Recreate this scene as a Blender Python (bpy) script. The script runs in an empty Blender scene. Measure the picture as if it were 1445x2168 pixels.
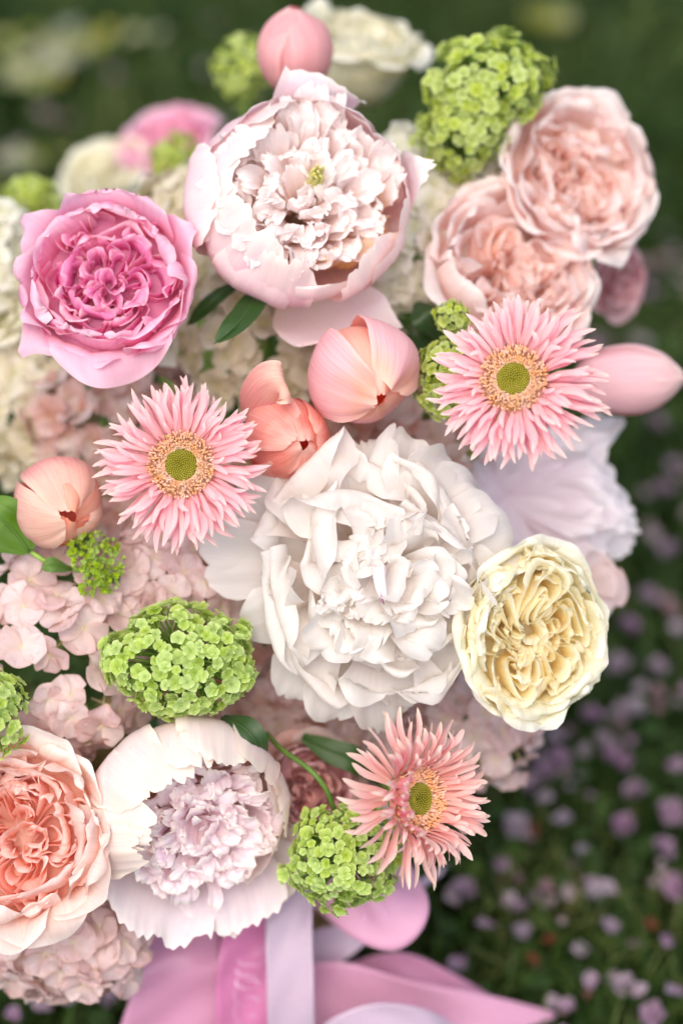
import bpy, math, random
import numpy as np
from mathutils import Vector, Matrix

# ------------------------------------------------------------------ camera
scene = bpy.context.scene
COL = scene.collection
W0, H0 = 1445.0, 2168.0
FL, SW = 85.0, 24.0
TILT = math.radians(45.0)
D0 = 1.10                       # focus distance
CAMZ = 1.114
KX = SW / FL / W0               # metres per photo pixel at one metre
cam_d = bpy.data.cameras.new('camera')
cam = bpy.data.objects.new('camera', cam_d)
COL.objects.link(cam)
cam.location = (0, 0, CAMZ)
cam.rotation_euler = (math.pi / 2 - TILT, 0, 0)
cam_d.lens = FL
cam_d.sensor_fit = 'HORIZONTAL'
cam_d.sensor_width = SW
cam_d.clip_start = 0.02
cam_d.clip_end = 400
cam_d.dof.use_dof = True
cam_d.dof.focus_distance = D0 - 0.005
cam_d.dof.aperture_fstop = 2.3
scene.camera = cam

# ------------------------------------------------------------------ light
SUN_EL, SUN_AZ = math.radians(62), math.radians(200)
world = bpy.data.worlds.new('World')
scene.world = world
world.use_nodes = True
wn, wl = world.node_tree.nodes, world.node_tree.links
bg = wn['Background']
sky = wn.new('ShaderNodeTexSky')
sky.sky_type = 'NISHITA'
sky.sun_disc = False
sky.sun_elevation = SUN_EL
sky.sun_rotation = SUN_AZ
sky.air_density = 1.0
sky.dust_density = 4.0
sky.ozone_density = 0.6
wl.new(sky.outputs[0], bg.inputs[0])
bg.inputs[1].default_value = 0.15
sd = bpy.data.lights.new('sun', 'SUN')
sun = bpy.data.objects.new('sun', sd)
COL.objects.link(sun)
sd.energy = 1.0
sd.angle = math.radians(90)
sd.color = (1.0, 0.93, 0.84)
sun.location = (0, 0, 3)
# direction the light comes from
_sv = Vector((math.sin(SUN_AZ) * math.cos(SUN_EL), math.cos(SUN_AZ) * math.cos(SUN_EL), math.sin(SUN_EL)))
sun.rotation_euler = _sv.to_track_quat('Z', 'Y').to_euler()

vs = scene.view_settings
vs.view_transform = 'Standard'
vs.look = 'None'
vs.gamma = 1.0
vs.exposure = 0.77
vs.use_white_balance = True
vs.white_balance_temperature = 6550
vs.white_balance_tint = 8
cy = scene.cycles
cy.max_bounces = 14
cy.diffuse_bounces = 10
cy.glossy_bounces = 2
cy.transmission_bounces = 10
cy.transparent_max_bounces = 4
cy.use_denoising = True
cy.caustics_reflective = False
cy.caustics_refractive = False

# ------------------------------------------------------------------ placing
CF = Vector((0, math.cos(TILT), -math.sin(TILT)))
CR = Vector((1, 0, 0))
CU = Vector((0, math.sin(TILT), math.cos(TILT)))
CL = Vector((0, 0, CAMZ))


def P(px, py, d=0.0):
    z = D0 + d
    return CL + z * (CF + CR * ((px - W0 / 2) * KX) - CU * ((py - H0 / 2) * KX))


def S(d=0.0):
    return (D0 + d) * KX


def frame(n_cam, roll=0.0):
    """world rotation whose local z faces n_cam (right, up, towards camera), local x along the picture's right"""
    z = (CR * n_cam[0] + CU * n_cam[1] - CF * n_cam[2]).normalized()
    x = (CR - z * CR.dot(z)).normalized()
    y = z.cross(x)
    m = Matrix((x, y, z)).transposed()
    return m @ Matrix.Rotation(roll, 3, 'Z')


def on_ground(px, py, h=0.0):
    r = CF + CR * ((px - W0 / 2) * KX) - CU * ((py - H0 / 2) * KX)
    t = (h - CAMZ) / r.z
    return CL + r * t


# ------------------------------------------------------------------ materials
def rgb(h):
    h = h.lstrip('#')
    c = [int(h[i:i + 2], 16) / 255 for i in (0, 2, 4)]
    return tuple([x / 12.92 if x <= .04045 else ((x + .055) / 1.055) ** 2.4 for x in c] + [1.0])


class NT:
    def __init__(s, name):
        s.m = bpy.data.materials.new(name)
        s.m.use_nodes = True
        s.t = s.m.node_tree
        s.t.nodes.clear()

    def n(s, kind, ins=None, **kw):
        o = s.t.nodes.new('ShaderNode' + kind)
        for k, v in kw.items():
            setattr(o, k, v)
        for k, v in (ins or {}).items():
            if isinstance(v, bpy.types.NodeSocket):
                s.t.links.new(v, o.inputs[k])
            else:
                o.inputs[k].default_value = v
        return o


def ramp(nt, fac, stops):
    r = nt.n('ValToRGB', {0: fac})
    el = r.color_ramp.elements
    while len(el) < len(stops):
        el.new(.5)
    for e, (p, c) in zip(el, stops):
        e.position = p
        e.color = rgb(c) if isinstance(c, str) else c
    return r.outputs[0]


def mixc(nt, f, a, b, mode='MIX'):
    m = nt.n('MixRGB', blend_type=mode)
    for k, v in ((0, f), (1, a), (2, b)):
        if isinstance(v, bpy.types.NodeSocket):
            nt.t.links.new(v, m.inputs[k])
        else:
            m.inputs[k].default_value = rgb(v) if isinstance(v, str) else v
    return m.outputs[0]


def petal_mat(name, stops, rim=None, rimw=.5, tcol=None, tr=.38, streak=.10, freq=34, rough=.55, spec=.25, bump=.15,
              var=.03, spots=None, nscale=5, back=None):
    nt = NT(name)
    uv = nt.n('UVMap').outputs[0]
    sep = nt.n('SeparateXYZ', {0: uv})
    u, v = sep.outputs[0], sep.outputs[1]
    oi = nt.n('ObjectInfo').outputs['Random']
    tc = nt.n('TexCoord').outputs['Object']
    off = nt.n('CombineXYZ', {0: oi, 1: oi, 2: oi})
    off2 = nt.n('VectorMath', {0: off.outputs[0], 1: (37, 19, 11)}, operation='MULTIPLY')
    pos = nt.n('VectorMath', {0: uv, 1: off2.outputs[0]}, operation='ADD')
    nz = nt.n('TexNoise', {'Vector': pos.outputs[0], 'Scale': float(nscale), 'Detail': 3.0})
    f1 = nt.n('MapRange', {0: nz.outputs[0], 1: .3, 2: .7, 3: -.14, 4: .14})
    f2 = nt.n('Math', {0: v, 1: f1.outputs[0]}, operation='ADD', use_clamp=True)
    col = ramp(nt, f2.outputs[0], stops)
    # fine veins that run from base to tip
    sc = nt.n('VectorMath', {0: pos.outputs[0], 1: (freq, 2.2, 1)}, operation='MULTIPLY')
    nv_ = nt.n('TexNoise', {'Vector': sc.outputs[0], 'Scale': 1.0, 'Detail': 4.0, 'Roughness': .6})
    st = nt.n('MapRange', {0: nv_.outputs[0], 1: .25, 2: .75, 3: 1 - streak, 4: 1 + streak * .6})
    hs = nt.n('HueSaturation', {'Color': col, 'Saturation': 1.0})
    inv = nt.n('Math', {0: 2.0, 1: st.outputs[0]}, operation='SUBTRACT')
    nt.t.links.new(inv.outputs[0], hs.inputs['Saturation'])
    nt.t.links.new(st.outputs[0], hs.inputs['Value'])
    col = hs.outputs[0]
    if rim:
        a = nt.n('Math', {0: u, 1: .5}, operation='SUBTRACT')
        b = nt.n('Math', {0: a.outputs[0]}, operation='ABSOLUTE')
        c = nt.n('MapRange', {0: b.outputs[0], 1: .40, 2: .5, 3: 0.0, 4: 1.0})
        d = nt.n('MapRange', {0: v, 1: .86, 2: 1.0, 3: 0.0, 4: 1.0})
        e = nt.n('Math', {0: c.outputs[0], 1: d.outputs[0]}, operation='MAXIMUM')
        g = nt.n('Math', {0: v, 1: rimw * 1.3}, operation='MULTIPLY', use_clamp=True)
        e2 = nt.n('Math', {0: e.outputs[0], 1: g.outputs[0]}, operation='MULTIPLY', use_clamp=True)
        col = mixc(nt, e2.outputs[0], col, rim)
    if spots:
        sn = nt.n('TexNoise', {'Vector': tc, 'Scale': 180.0, 'Detail': 2.0})
        sm = nt.n('MapRange', {0: sn.outputs[0], 1: .70, 2: .78, 3: 0.0, 4: .5})
        col = mixc(nt, sm.outputs[0], col, spots)
    h2 = nt.n('HueSaturation', {'Color': col})
    va = nt.n('MapRange', {0: oi, 1: 0., 2: 1., 3: 1 - var * 1.6, 4: 1 + var * .6})
    sa = nt.n('MapRange', {0: oi, 1: 0., 2: 1., 3: 1 + var * 5, 4: 1 - var * 5})
    ha = nt.n('MapRange', {0: oi, 1: 0., 2: 1., 3: .5 - var * .12, 4: .5 + var * .12})
    nt.t.links.new(va.outputs[0], h2.inputs['Value'])
    nt.t.links.new(sa.outputs[0], h2.inputs['Saturation'])
    nt.t.links.new(ha.outputs[0], h2.inputs['Hue'])
    col = h2.outputs[0]
    fcol = col
    if back:
        geo = nt.n('NewGeometry').outputs['Backfacing']
        fcol = mixc(nt, geo, col, mixc(nt, .6, col, back))
    bm = nt.n('Bump', {'Strength': bump, 'Distance': .0006, 'Height': nv_.outputs[0]})
    pr = nt.n('BsdfPrincipled', {'Base Color': fcol, 'Roughness': rough, 'Specular IOR Level': spec,
                                 'Normal': bm.outputs[0]})
    pr.inputs['Sheen Weight'].default_value = .08
    tcl = mixc(nt, 1.0, col, rgb(tcol) if tcol else (1, .94, .92, 1), 'MULTIPLY')
    tl = nt.n('BsdfTranslucent', {'Color': tcl})
    mx = nt.n('MixShader', {0: tr, 1: pr.outputs[0], 2: tl.outputs[0]})
    o = nt.n('OutputMaterial', {0: mx.outputs[0]})
    return nt.m


def simple_mat(name, c1, c2, scale=60, rough=.6, spec=.3, bump=.3, tr=0.0, var=.05, dist=.001):
    nt = NT(name)
    tc = nt.n('TexCoord').outputs['Object']
    oi = nt.n('ObjectInfo').outputs['Random']
    nz = nt.n('TexNoise', {'Vector': tc, 'Scale': float(scale), 'Detail': 4.0})
    col = ramp(nt, nz.outputs[0], [(.3, c1), (.7, c2)])
    h2 = nt.n('HueSaturation', {'Color': col})
    va = nt.n('MapRange', {0: oi, 1: 0., 2: 1., 3: 1 - var * 2, 4: 1 + var})
    nt.t.links.new(va.outputs[0], h2.inputs['Value'])
    bm = nt.n('Bump', {'Strength': bump, 'Distance': dist, 'Height': nz.outputs[0]})
    pr = nt.n('BsdfPrincipled', {'Base Color': h2.outputs[0], 'Roughness': rough, 'Specular IOR Level': spec,
                                 'Normal': bm.outputs[0]})
    out = pr.outputs[0]
    if tr:
        tl = nt.n('BsdfTranslucent', {'Color': h2.outputs[0]})
        out = nt.n('MixShader', {0: tr, 1: out, 2: tl.outputs[0]}).outputs[0]
    nt.n('OutputMaterial', {0: out})
    return nt.m


# ------------------------------------------------------------------ mesh helpers
def mesh_from(name, V, F, mat, UV=None, smooth=True):
    """V (n,3), F (m,3|4) int arrays or list of lists; UV per vertex (n,2)"""
    me = bpy.data.meshes.new(name)
    V = np.asarray(V, dtype=np.float32)
    if isinstance(F, np.ndarray):
        k = F.shape[1]
        me.vertices.add(len(V))
        me.vertices.foreach_set('co', V.ravel())
        me.loops.add(F.size)
        me.loops.foreach_set('vertex_index', F.ravel().astype(np.int32))
        me.polygons.add(len(F))
        me.polygons.foreach_set('loop_start', np.arange(0, F.size, k, dtype=np.int32))
        me.polygons.foreach_set('loop_total', np.full(len(F), k, dtype=np.int32))
        me.update(calc_edges=True)
        li = F.ravel()
    else:
        me.from_pydata([tuple(map(float, v)) for v in V], [], F)
        li = np.array([l.vertex_index for l in me.loops])
    if UV is not None:
        l = me.uv_layers.new(name='UVMap')
        l.data.foreach_set('uv', np.asarray(UV, dtype=np.float32)[li].ravel())
    if smooth:
        me.polygons.foreach_set('use_smooth', np.ones(len(me.polygons), dtype=bool))
    for m in (mat if isinstance(mat, list) else [mat]):
        me.materials.append(m)
    return me


def obj(name, me, parent=None, loc=None):
    o = bpy.data.objects.new(name, me)
    COL.objects.link(o)
    if parent:
        o.parent = parent
    if loc is not None:
        o.location = loc
    return o


def thing(name, label, cat, loc, rot=None, group=None):
    o = bpy.data.objects.new(name, None)
    COL.objects.link(o)
    o.empty_display_size = .01
    o.rotation_mode = 'QUATERNION'
    o.location = loc
    if rot is not None:
        o.rotation_quaternion = rot.to_quaternion()
    o['label'] = label
    o['category'] = cat
    if group:
        o['group'] = group
    return o


def cr(pts, t):
    """Catmull-Rom through pts (k,dim) at t in 0..1 (array)"""
    p = np.asarray(pts, dtype=float)
    if p.ndim == 1:
        p = p[:, None]
    k = len(p)
    q = np.vstack([2 * p[0] - p[1], p, 2 * p[-1] - p[-2]])
    x = np.clip(t, 0, 1) * (k - 1)
    i = np.minimum(x.astype(int), k - 2)
    f = (x - i)[..., None]
    a, b, c, d = q[i], q[i + 1], q[i + 2], q[i + 3]
    return .5 * ((2 * b) + (-a + c) * f + (2 * a - 5 * b + 4 * c - d) * f ** 2 + (-a + 3 * b - 3 * c + d) * f ** 3)


def grid_faces(nu, nv):
    i, j = np.meshgrid(np.arange(nu), np.arange(nv), indexing='ij')
    a = i * (nv + 1) + j
    return np.stack([a, a + nv + 1, a + nv + 2, a + 1], -1).reshape(-1, 4)


def sheet(R, ctrl, wid, lat, curv=None, nu=16, nv=12, tipc=.25, tipp=2.4, jag=0., jagn=12, ruf=0., rufn=3.0,
          wob=0., cmix=0., inward=None, bend=0., nicks=0., amax=2.9, point=0., fold=0.):
    """a petal.  ctrl 3D centreline, wid half widths along it, lat sideways direction (vec or (k,3)),
    curv radius of cross curvature along it (positive cups inward).  R numpy RandomState."""
    u = np.linspace(-1, 1, nu + 1)
    t = np.linspace(0, 1, nv + 1)
    U, T = np.meshgrid(u, t, indexing='ij')
    shape = 1 - tipc * np.abs(u) ** tipp
    if point:
        shape = shape + point * np.exp(-(u / .22) ** 2) - point * .5
    if jag:
        kn = R.rand(int(jagn) * 2 + 4) * .55 + (np.arange(int(jagn) * 2 + 4) % 2) * .45
        x = (u + 1) / 2 * jagn + R.rand()
        i = x.astype(int)
        f = x - i
        saw = kn[i] * (1 - f) + kn[i + 1] * f
        kn = R.rand(int(jagn) * 2 + 4)
        x2 = (u + 1) / 2 * jagn * .37 + R.rand()
        i2 = x2.astype(int)
        f2 = x2 - i2
        f2 = f2 * f2 * (3 - 2 * f2)
        lo = kn[i2 + 2] * (1 - f2) + kn[i2 + 3] * f2
        shape = shape - jag * (saw * .6 + lo * 1.0)
    if nicks:
        for _ in range(R.randint(1, 3)):
            c = R.uniform(-.7, .7)
            shape = shape - nicks * R.uniform(.4, 1) * np.exp(-((u - c) / .05) ** 2)
    Ve = T * (1 + (shape[:, None] - 1) * np.clip(T, 0, 1) ** 1.2)
    tt = np.linspace(0, 1, 60)
    C = cr(ctrl, Ve)
    dt = .01
    tan = cr(ctrl, np.clip(Ve + dt, 0, 1)) - cr(ctrl, np.clip(Ve - dt, 0, 1))
    tan /= np.linalg.norm(tan, axis=-1, keepdims=True) + 1e-9
    lat = np.asarray(lat, float)
    L = cr(lat, Ve) if lat.ndim == 2 else np.broadcast_to(lat, C.shape)
    L = L - tan * (L * tan).sum(-1, keepdims=True)
    L = L / (np.linalg.norm(L, axis=-1, keepdims=True) + 1e-9)
    N = np.cross(tan, L)
    w = np.maximum(cr(wid, Ve)[..., 0], 0.0)
    s = U * w
    if curv is None:
        a, b = s, np.zeros_like(s)
    else:
        k = cr([1.0 / c_ for c_ in curv], Ve)[..., 0]
        k = np.where(np.abs(k) < 1e-4, 1e-4, k)
        ang = np.clip(s * k, -amax, amax)
        ex = s - ang / k
        a = np.sin(ang) / k + ex * np.cos(ang)
        b = (1 - np.cos(ang)) / k + np.abs(ex) * abs(math.sin(amax)) * np.sign(k)
    ND = N
    if inward is not None and cmix:
        ND = N * (1 - cmix) + np.asarray(inward, float) * cmix
        ND = ND / (np.linalg.norm(ND, axis=-1, keepdims=True) + 1e-9)
    X = C + L * a[..., None] + ND * b[..., None]
    size = float(np.max(wid))
    d = np.zeros_like(s)
    if ruf:
        for kf in (1.0, 1.7, 2.9):
            d += np.sin(U * math.pi * rufn * kf * .5 + R.rand() * 6.28 + T * R.uniform(-1.5, 1.5)) * ruf / kf
        d *= T ** 2.2 * (0.35 + 0.65 * np.abs(U))
    if wob:
        for _ in range(3):
            fu, fv = R.uniform(.6, 2.2), R.uniform(.8, 2.6)
            d += np.sin(U * fu * 2 + R.rand() * 6.28) * np.sin(T * fv * 3 + R.rand() * 6.28) * wob * T
    X = X + N * (d * size)[..., None]
    if bend:
        X = X + N * (bend * size * np.clip(T - .75, 0, 1) ** 2 * 16)[..., None] * -1
    UV = np.stack([(U + 1) / 2, T], -1)
    return X.reshape(-1, 3), grid_faces(nu, nv), UV.reshape(-1, 2)


def ring_petal(R, th, prof, wid, curvk=1.0, cmix=.6, offs=(0, 0), tilt=0., **kw):
    """prof list of (r,z); wraps round the flower's own axis"""
    c, s = math.cos(th), math.sin(th)
    ctrl = [(r * c + offs[0], r * s + offs[1], z) for r, z in prof]
    cur = kw.pop('curv', None)
    if cur is None:
        cur = [max(r, .12 * max(p[0] for p in prof)) * curvk for r, z in prof]
    lat = (-s, c, tilt)
    return sheet(R, ctrl, wid, lat, curv=cur, inward=(-c, -s, 0), cmix=cmix, **kw)


def tube(pts, rad, n=8, cap=True):
    pts = np.asarray(pts, float)
    k = len(pts)
    rad = np.broadcast_to(rad, (k,)) if np.ndim(rad) else np.full(k, rad)
    tan = np.gradient(pts, axis=0)
    tan /= np.linalg.norm(tan, axis=1, keepdims=True) + 1e-12
    ref = np.array([0, 0, 1.0]) if abs(tan[0][2]) < .9 else np.array([1.0, 0, 0])
    V = []
    x = np.cross(tan[0], ref)
    for i in range(k):
        x = x - tan[i] * x.dot(tan[i])
        x /= np.linalg.norm(x) + 1e-12
        y = np.cross(tan[i], x)
        for j in range(n):
            a = 2 * math.pi * j / n
            V.append(pts[i] + rad[i] * (x * math.cos(a) + y * math.sin(a)))
    F = []
    for i in range(k - 1):
        for j in range(n):
            F.append([i * n + j, i * n + (j + 1) % n, (i + 1) * n + (j + 1) % n, (i + 1) * n + j])
    if cap:
        V += [pts[0], pts[-1]]
        a, b = k * n, k * n + 1
        for j in range(n):
            F.append([a, (j + 1) % n, j, a][:3])
            F.append([b, (k - 1) * n + j, (k - 1) * n + (j + 1) % n][:3])
    return V, F


def join(parts):
    """parts list of (V,F) with list faces"""
    V, F = [], []
    for v, f in parts:
        o = len(V)
        V += [tuple(x) for x in v]
        F += [[o + i for i in q] for q in f]
    return V, F


def curve_pts(ctrl, n=16):
    return cr(np.asarray([tuple(c) for c in ctrl], float), np.linspace(0, 1, n))


# ------------------------------------------------------------------ material set
M = {}
M['stem'] = simple_mat('green_stem', '#6f8f3a', '#8aa84e', 90, .5)
M['darkstem'] = simple_mat('dark_green_stem', '#4c6b2c', '#66843a', 90, .5)
M['sepal'] = simple_mat('green_sepal', '#6d8c45', '#93a85e', 60, .6, tr=.15)
M['wicker'] = simple_mat('wicker', '#8a6a45', '#b8956a', 200, .7, .2, .6)
M['soil'] = simple_mat('soil_ground', '#1d1f12', '#2f3a1c', 40, .95, .1, .8)

# basket the stems stand in
BR = .088
_rf = P(470, 1960, .155)
BCX, BCY, BH = _rf.x, _rf.y + BR, _rf.z
STEM_TO = Vector((BCX, BCY, BH - .02))


def add_stem(root, base_r, mat=None, to=None, via=None, rad=.0024, calyx=True):
    """a stem from the flower's base to the basket, in the flower's local space"""
    m = root.matrix_basis if root.parent is None else root.matrix_world
    loc = root.location
    rot = root.rotation_quaternion.to_matrix()
    inv = rot.transposed()
    rr = random.Random(root.name)
    end = Vector(to) if to else STEM_TO + Vector((rr.uniform(-.05, .05), rr.uniform(-.05, .05), 0))
    z = rot @ Vector((0, 0, 1))
    p1 = loc - z * .012 + CF * .035
    mid = (p1 * .5 + end * .5) + Vector((0, .03, -.01))
    pts = [Vector((0, 0, -.003)), Vector((0, 0, -.008))] + [inv @ (q - loc) for q in ([p1] + ([Vector(v) for v in via] if via else [mid]) + [end])]
    c = curve_pts(pts, 22)
    r = np.full(len(c), rad)
    if calyx:
        r[0] = base_r
        r[1] = base_r * .8
        r[2] = max(rad, base_r * .35)
    V, F = tube(c, r, 8)
    return obj('stem', mesh_from('stem', V, F, mat or M['stem']), root)


def put(root, V, F, UV, mat, s, name='petal'):
    return obj(name, mesh_from(name, V * s, F, mat, UV), root)


# ------------------------------------------------------------------ flower builders
def new_flower(name, label, cat, px, py, d, n_cam, roll, face_h, group=None):
    s = S(d)
    rot = frame(n_cam, roll)
    loc = P(px, py, d) - (rot @ Vector((0, 0, 1))) * face_h * s
    return thing(name, label, cat, loc, rot, group), s


def rose(label, px, py, d, Rpx, n_cam, mats, roll=0., seed=1, sect=5, outer=6, mid=6, depth=1.0, flare=.25, squash=1.0,
         inner_r=.62, name='garden_rose', cat='rose', layers=5, curl=1.0, hi=True, wav=.05, guards=None, heart_h=.92, dome=.0,
         extra_mid=0, warp=.075, filler=14, crowd=20):
    R = np.random.RandomState(seed)
    root, s = new_flower(name, label, cat, px, py, d, n_cam, roll, Rpx * depth * .95)
    s *= Rpx
    q = (24, 16) if hi else (14, 10)
    mo, mm, mi = mats
    D = depth
    if guards is None:
        ofs = R.rand() * 360
        guards = []
        for k in range(outer):
            rr = R.uniform(.95, 1.03)
            guards.append((ofs + 360 * k / outer + R.uniform(-8, 8), rr + flare * R.uniform(.6, 1.2), .62, .92 - .1 * curl, .0))
    for (deg, reach, w0, zt, pt) in guards:
        th = math.radians(deg)
        rim = min(.90, reach - .06)
        prof = [(.05, 0), (.46, .10 * D), (.74 * rim / .9, .42 * D), (rim * .97, .76 * D), ((rim + reach) / 2, (zt + .06) * D),
                (reach, zt * D)]
        w = [.10, w0 * .55, w0 * .85, w0 * 1.02, w0 * .98, w0 * .80]
        V, F, UV = ring_petal(R, th, prof, w, 1.08, tipc=.24, tipp=2.4, ruf=.05, rufn=3, wob=wav, jag=.03, jagn=5,
                              nu=q[0], nv=q[1], point=pt, tilt=R.uniform(-.12, .12))
        V[:, 1] *= squash
        put(root, V, F, UV, mo, s)
    rings = [(.84, mid, 1.0), (.74, mid, .99)] + [(.84 - .1 * (k + 2), mid - 1, .99) for k in range(extra_mid)]
    for ring, (rad, n, h) in enumerate(rings):
        ofs = R.rand() * 6.28
        for k in range(n):
            th = ofs + 6.2832 * k / n + R.uniform(-.2, .2)
            f = R.uniform(-.06, .10)
            r1 = rad * R.uniform(.93, 1.05)
            hh = h * D * R.uniform(.95, 1.05)
            prof = [(.08, .02), (r1 * .6, .16 * D), (r1 * .92, .45 * D), (r1, .78 * D), (r1 + f, hh), (r1 + f * 2.2, hh + .015)]
            w = [.10, .30, .44, .50, .48, .38]
            V, F, UV = ring_petal(R, th, prof, w, .98, tipc=.18, ruf=.09, rufn=3.5, wob=wav * 1.5, jag=.04, jagn=6,
                                  nu=q[0], nv=q[1], tilt=R.uniform(-.2, .2))
            V[:, 1] *= squash
            put(root, V, F, UV, mm if ring else mo, s)
    # quartered heart: nested folded petals whose arms run to the middle
    wts = R.uniform(.7, 1.3, sect)
    wts = wts / wts.sum() * 6.2832
    a0 = R.rand() * 6.28
    wp1, wp2 = R.rand(4) * 6.28, R.uniform(4.5, 8, 4)
    for k in range(sect):
        sa = a0 + wts[:k].sum() + wts[k] / 2
        half = wts[k] / 2 * .96
        reach = inner_r * R.uniform(.90, 1.05)
        for j in range(layers):
            fr = (j + .8) / (layers - .2)
            top = reach * (.36 + .64 * fr) * R.uniform(.95, 1.04)
            sn = math.sin(min(half, 1.0)) * (.22 + .74 * fr)
            rj = max(.02, top * sn / (1 + sn))
            cd = top - rj
            th = sa + R.uniform(-.07, .07)
            hh = (heart_h + dome * (1 - top ** 2) + R.uniform(-.08, .06)) * D
            lean = R.uniform(-.02, .045)
            c2, s2 = math.cos(th), math.sin(th)
            rt = top
            prof = [(rt * .90, .63 * D), (rt * .95, .68 * D), (rt * .98, hh - .14), (rt, hh - .06), (rt + lean, hh), (rt + lean * 2.4, hh + .02)]
            am = math.pi / 2 + math.asin(min(.95, rj / max(cd, .03)))
            arm = math.sqrt(max(cd ** 2 - rj ** 2, 0)) * R.uniform(.2, .6)
            wmax = rj * am + arm
            ctrl = [(r * c2, r * s2, z) for r, z in prof]
            w = [wmax * .8, wmax * .9, wmax, wmax, wmax * .96, wmax * .9]
            cv = [rj, rj, rj, rj, rj * 1.03, rj * 1.1]
            V, F, UV = sheet(R, ctrl, w, (-s2, c2, R.uniform(-.04, .04)), curv=cv, inward=(-c2, -s2, 0), cmix=.95,
                             tipc=.14, tipp=2, ruf=.035, rufn=6, wob=.02, jag=.06, jagn=7, nu=q[0] + 8, nv=q[1] - 4, amax=am)
            X, Y, Z = V[:, 0].copy(), V[:, 1].copy(), V[:, 2]
            lift = np.clip(Z / D - .3, 0, .7) / .7
            for m_ in range(2):
                V[:, 0] += warp * lift * np.sin(Y * wp2[m_] * (1 + m_) + wp1[m_] + Z * 1.5) / (1 + .8 * m_)
                V[:, 1] += warp * lift * np.sin(X * wp2[m_ + 2] * (1 + m_) + wp1[m_ + 2] - Z) / (1 + .8 * m_)
            V[:, 1] *= squash
            put(root, V, F, UV, mi if fr < .8 else mm, s)
    # floor dome added over the petal bases to keep the heart shallow and brighter
    fv, ff = [(0, 0, .66 * D)], []
    for i in range(1, 7):
        for j in range(28):
            a_ = 6.2832 * j / 28
            r_ = .86 * i / 6
            fv.append((r_ * math.cos(a_), r_ * math.sin(a_) * squash, (.66 + .03 * math.sin(a_ * 5 + i)) * D - .5 * max(0, r_ - .6) ** 2))
    for j in range(28):
        ff.append([0, 1 + j, 1 + (j + 1) % 28])
        for i in range(5):
            a_, b_ = 1 + i * 28 + j, 1 + i * 28 + (j + 1) % 28
            ff.append([a_, a_ + 28, b_ + 28, b_])
    obj('petal_base', mesh_from('petal_base', np.array(fv) * s, ff, mm, np.tile([.5, .35], (len(fv), 1))), root)
    # loose crinkled petals between the heart and the cup
    for k in range(filler):
        th = R.rand() * 6.28
        r1 = inner_r * R.uniform(.55, 1.12)
        hh = (heart_h + R.uniform(-.03, .06)) * D
        f = R.uniform(-.08, .12)
        prof = [(r1 * .9, .56 * D), (r1 * .97, hh - .2), (r1, hh - .05), (r1 + f * .6, hh + .01), (r1 + f * 1.3, hh + .01)]
        w_ = R.uniform(.14, .34)
        V, F, UV = ring_petal(R, th, prof, [w_ * .6, w_ * .8, w_, w_, w_ * .8], curv=[.3, .3, R.choice([.25, .5, -.6]), .3, .5], tipc=.3, ruf=.22,
                              rufn=3.5, wob=.1, jag=.06, jagn=4, nu=q[0] - 4, nv=q[1] - 4, tilt=R.uniform(-.3, .3))
        V[:, 1] *= squash
        put(root, V, F, UV, mi if R.rand() < .5 else mm, s)
    # small crinkled petals crowd the very middle
    for k in range(crowd):
        th = R.rand() * 6.28
        fx = th + R.uniform(-1.2, 1.2)
        r1 = .30 * math.sqrt(R.rand()) * inner_r / .7
        hh = (heart_h + R.uniform(-.05, .04)) * D
        o = R.uniform(.02, .13)
        c, s_, c2, s2 = math.cos(th), math.sin(th), math.cos(fx), math.sin(fx)
        ctrl = [(c * r1 * .9, s_ * r1 * .9, .60 * D), (c * r1, s_ * r1, hh - .13), (c * r1 + c2 * o * .3, s_ * r1 + s2 * o * .3, hh - .02),
                (c * r1 + c2 * o, s_ * r1 + s2 * o, hh + .015)]
        w_ = R.uniform(.08, .20)
        V, F, UV = sheet(R, ctrl, [w_ * .6, w_ * .9, w_, w_ * .8], (-s2, c2, R.uniform(-.3, .3)), curv=[.15, .14, R.choice([.11, .2]), .2], tipc=.3,
                         ruf=.14, rufn=4, wob=.1, jag=.06, jagn=4, nu=16, nv=9)
        V[:, 1] *= squash
        put(root, V, F, UV, mi, s)
    add_stem(root, .12 * s)
    return root, s


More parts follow.
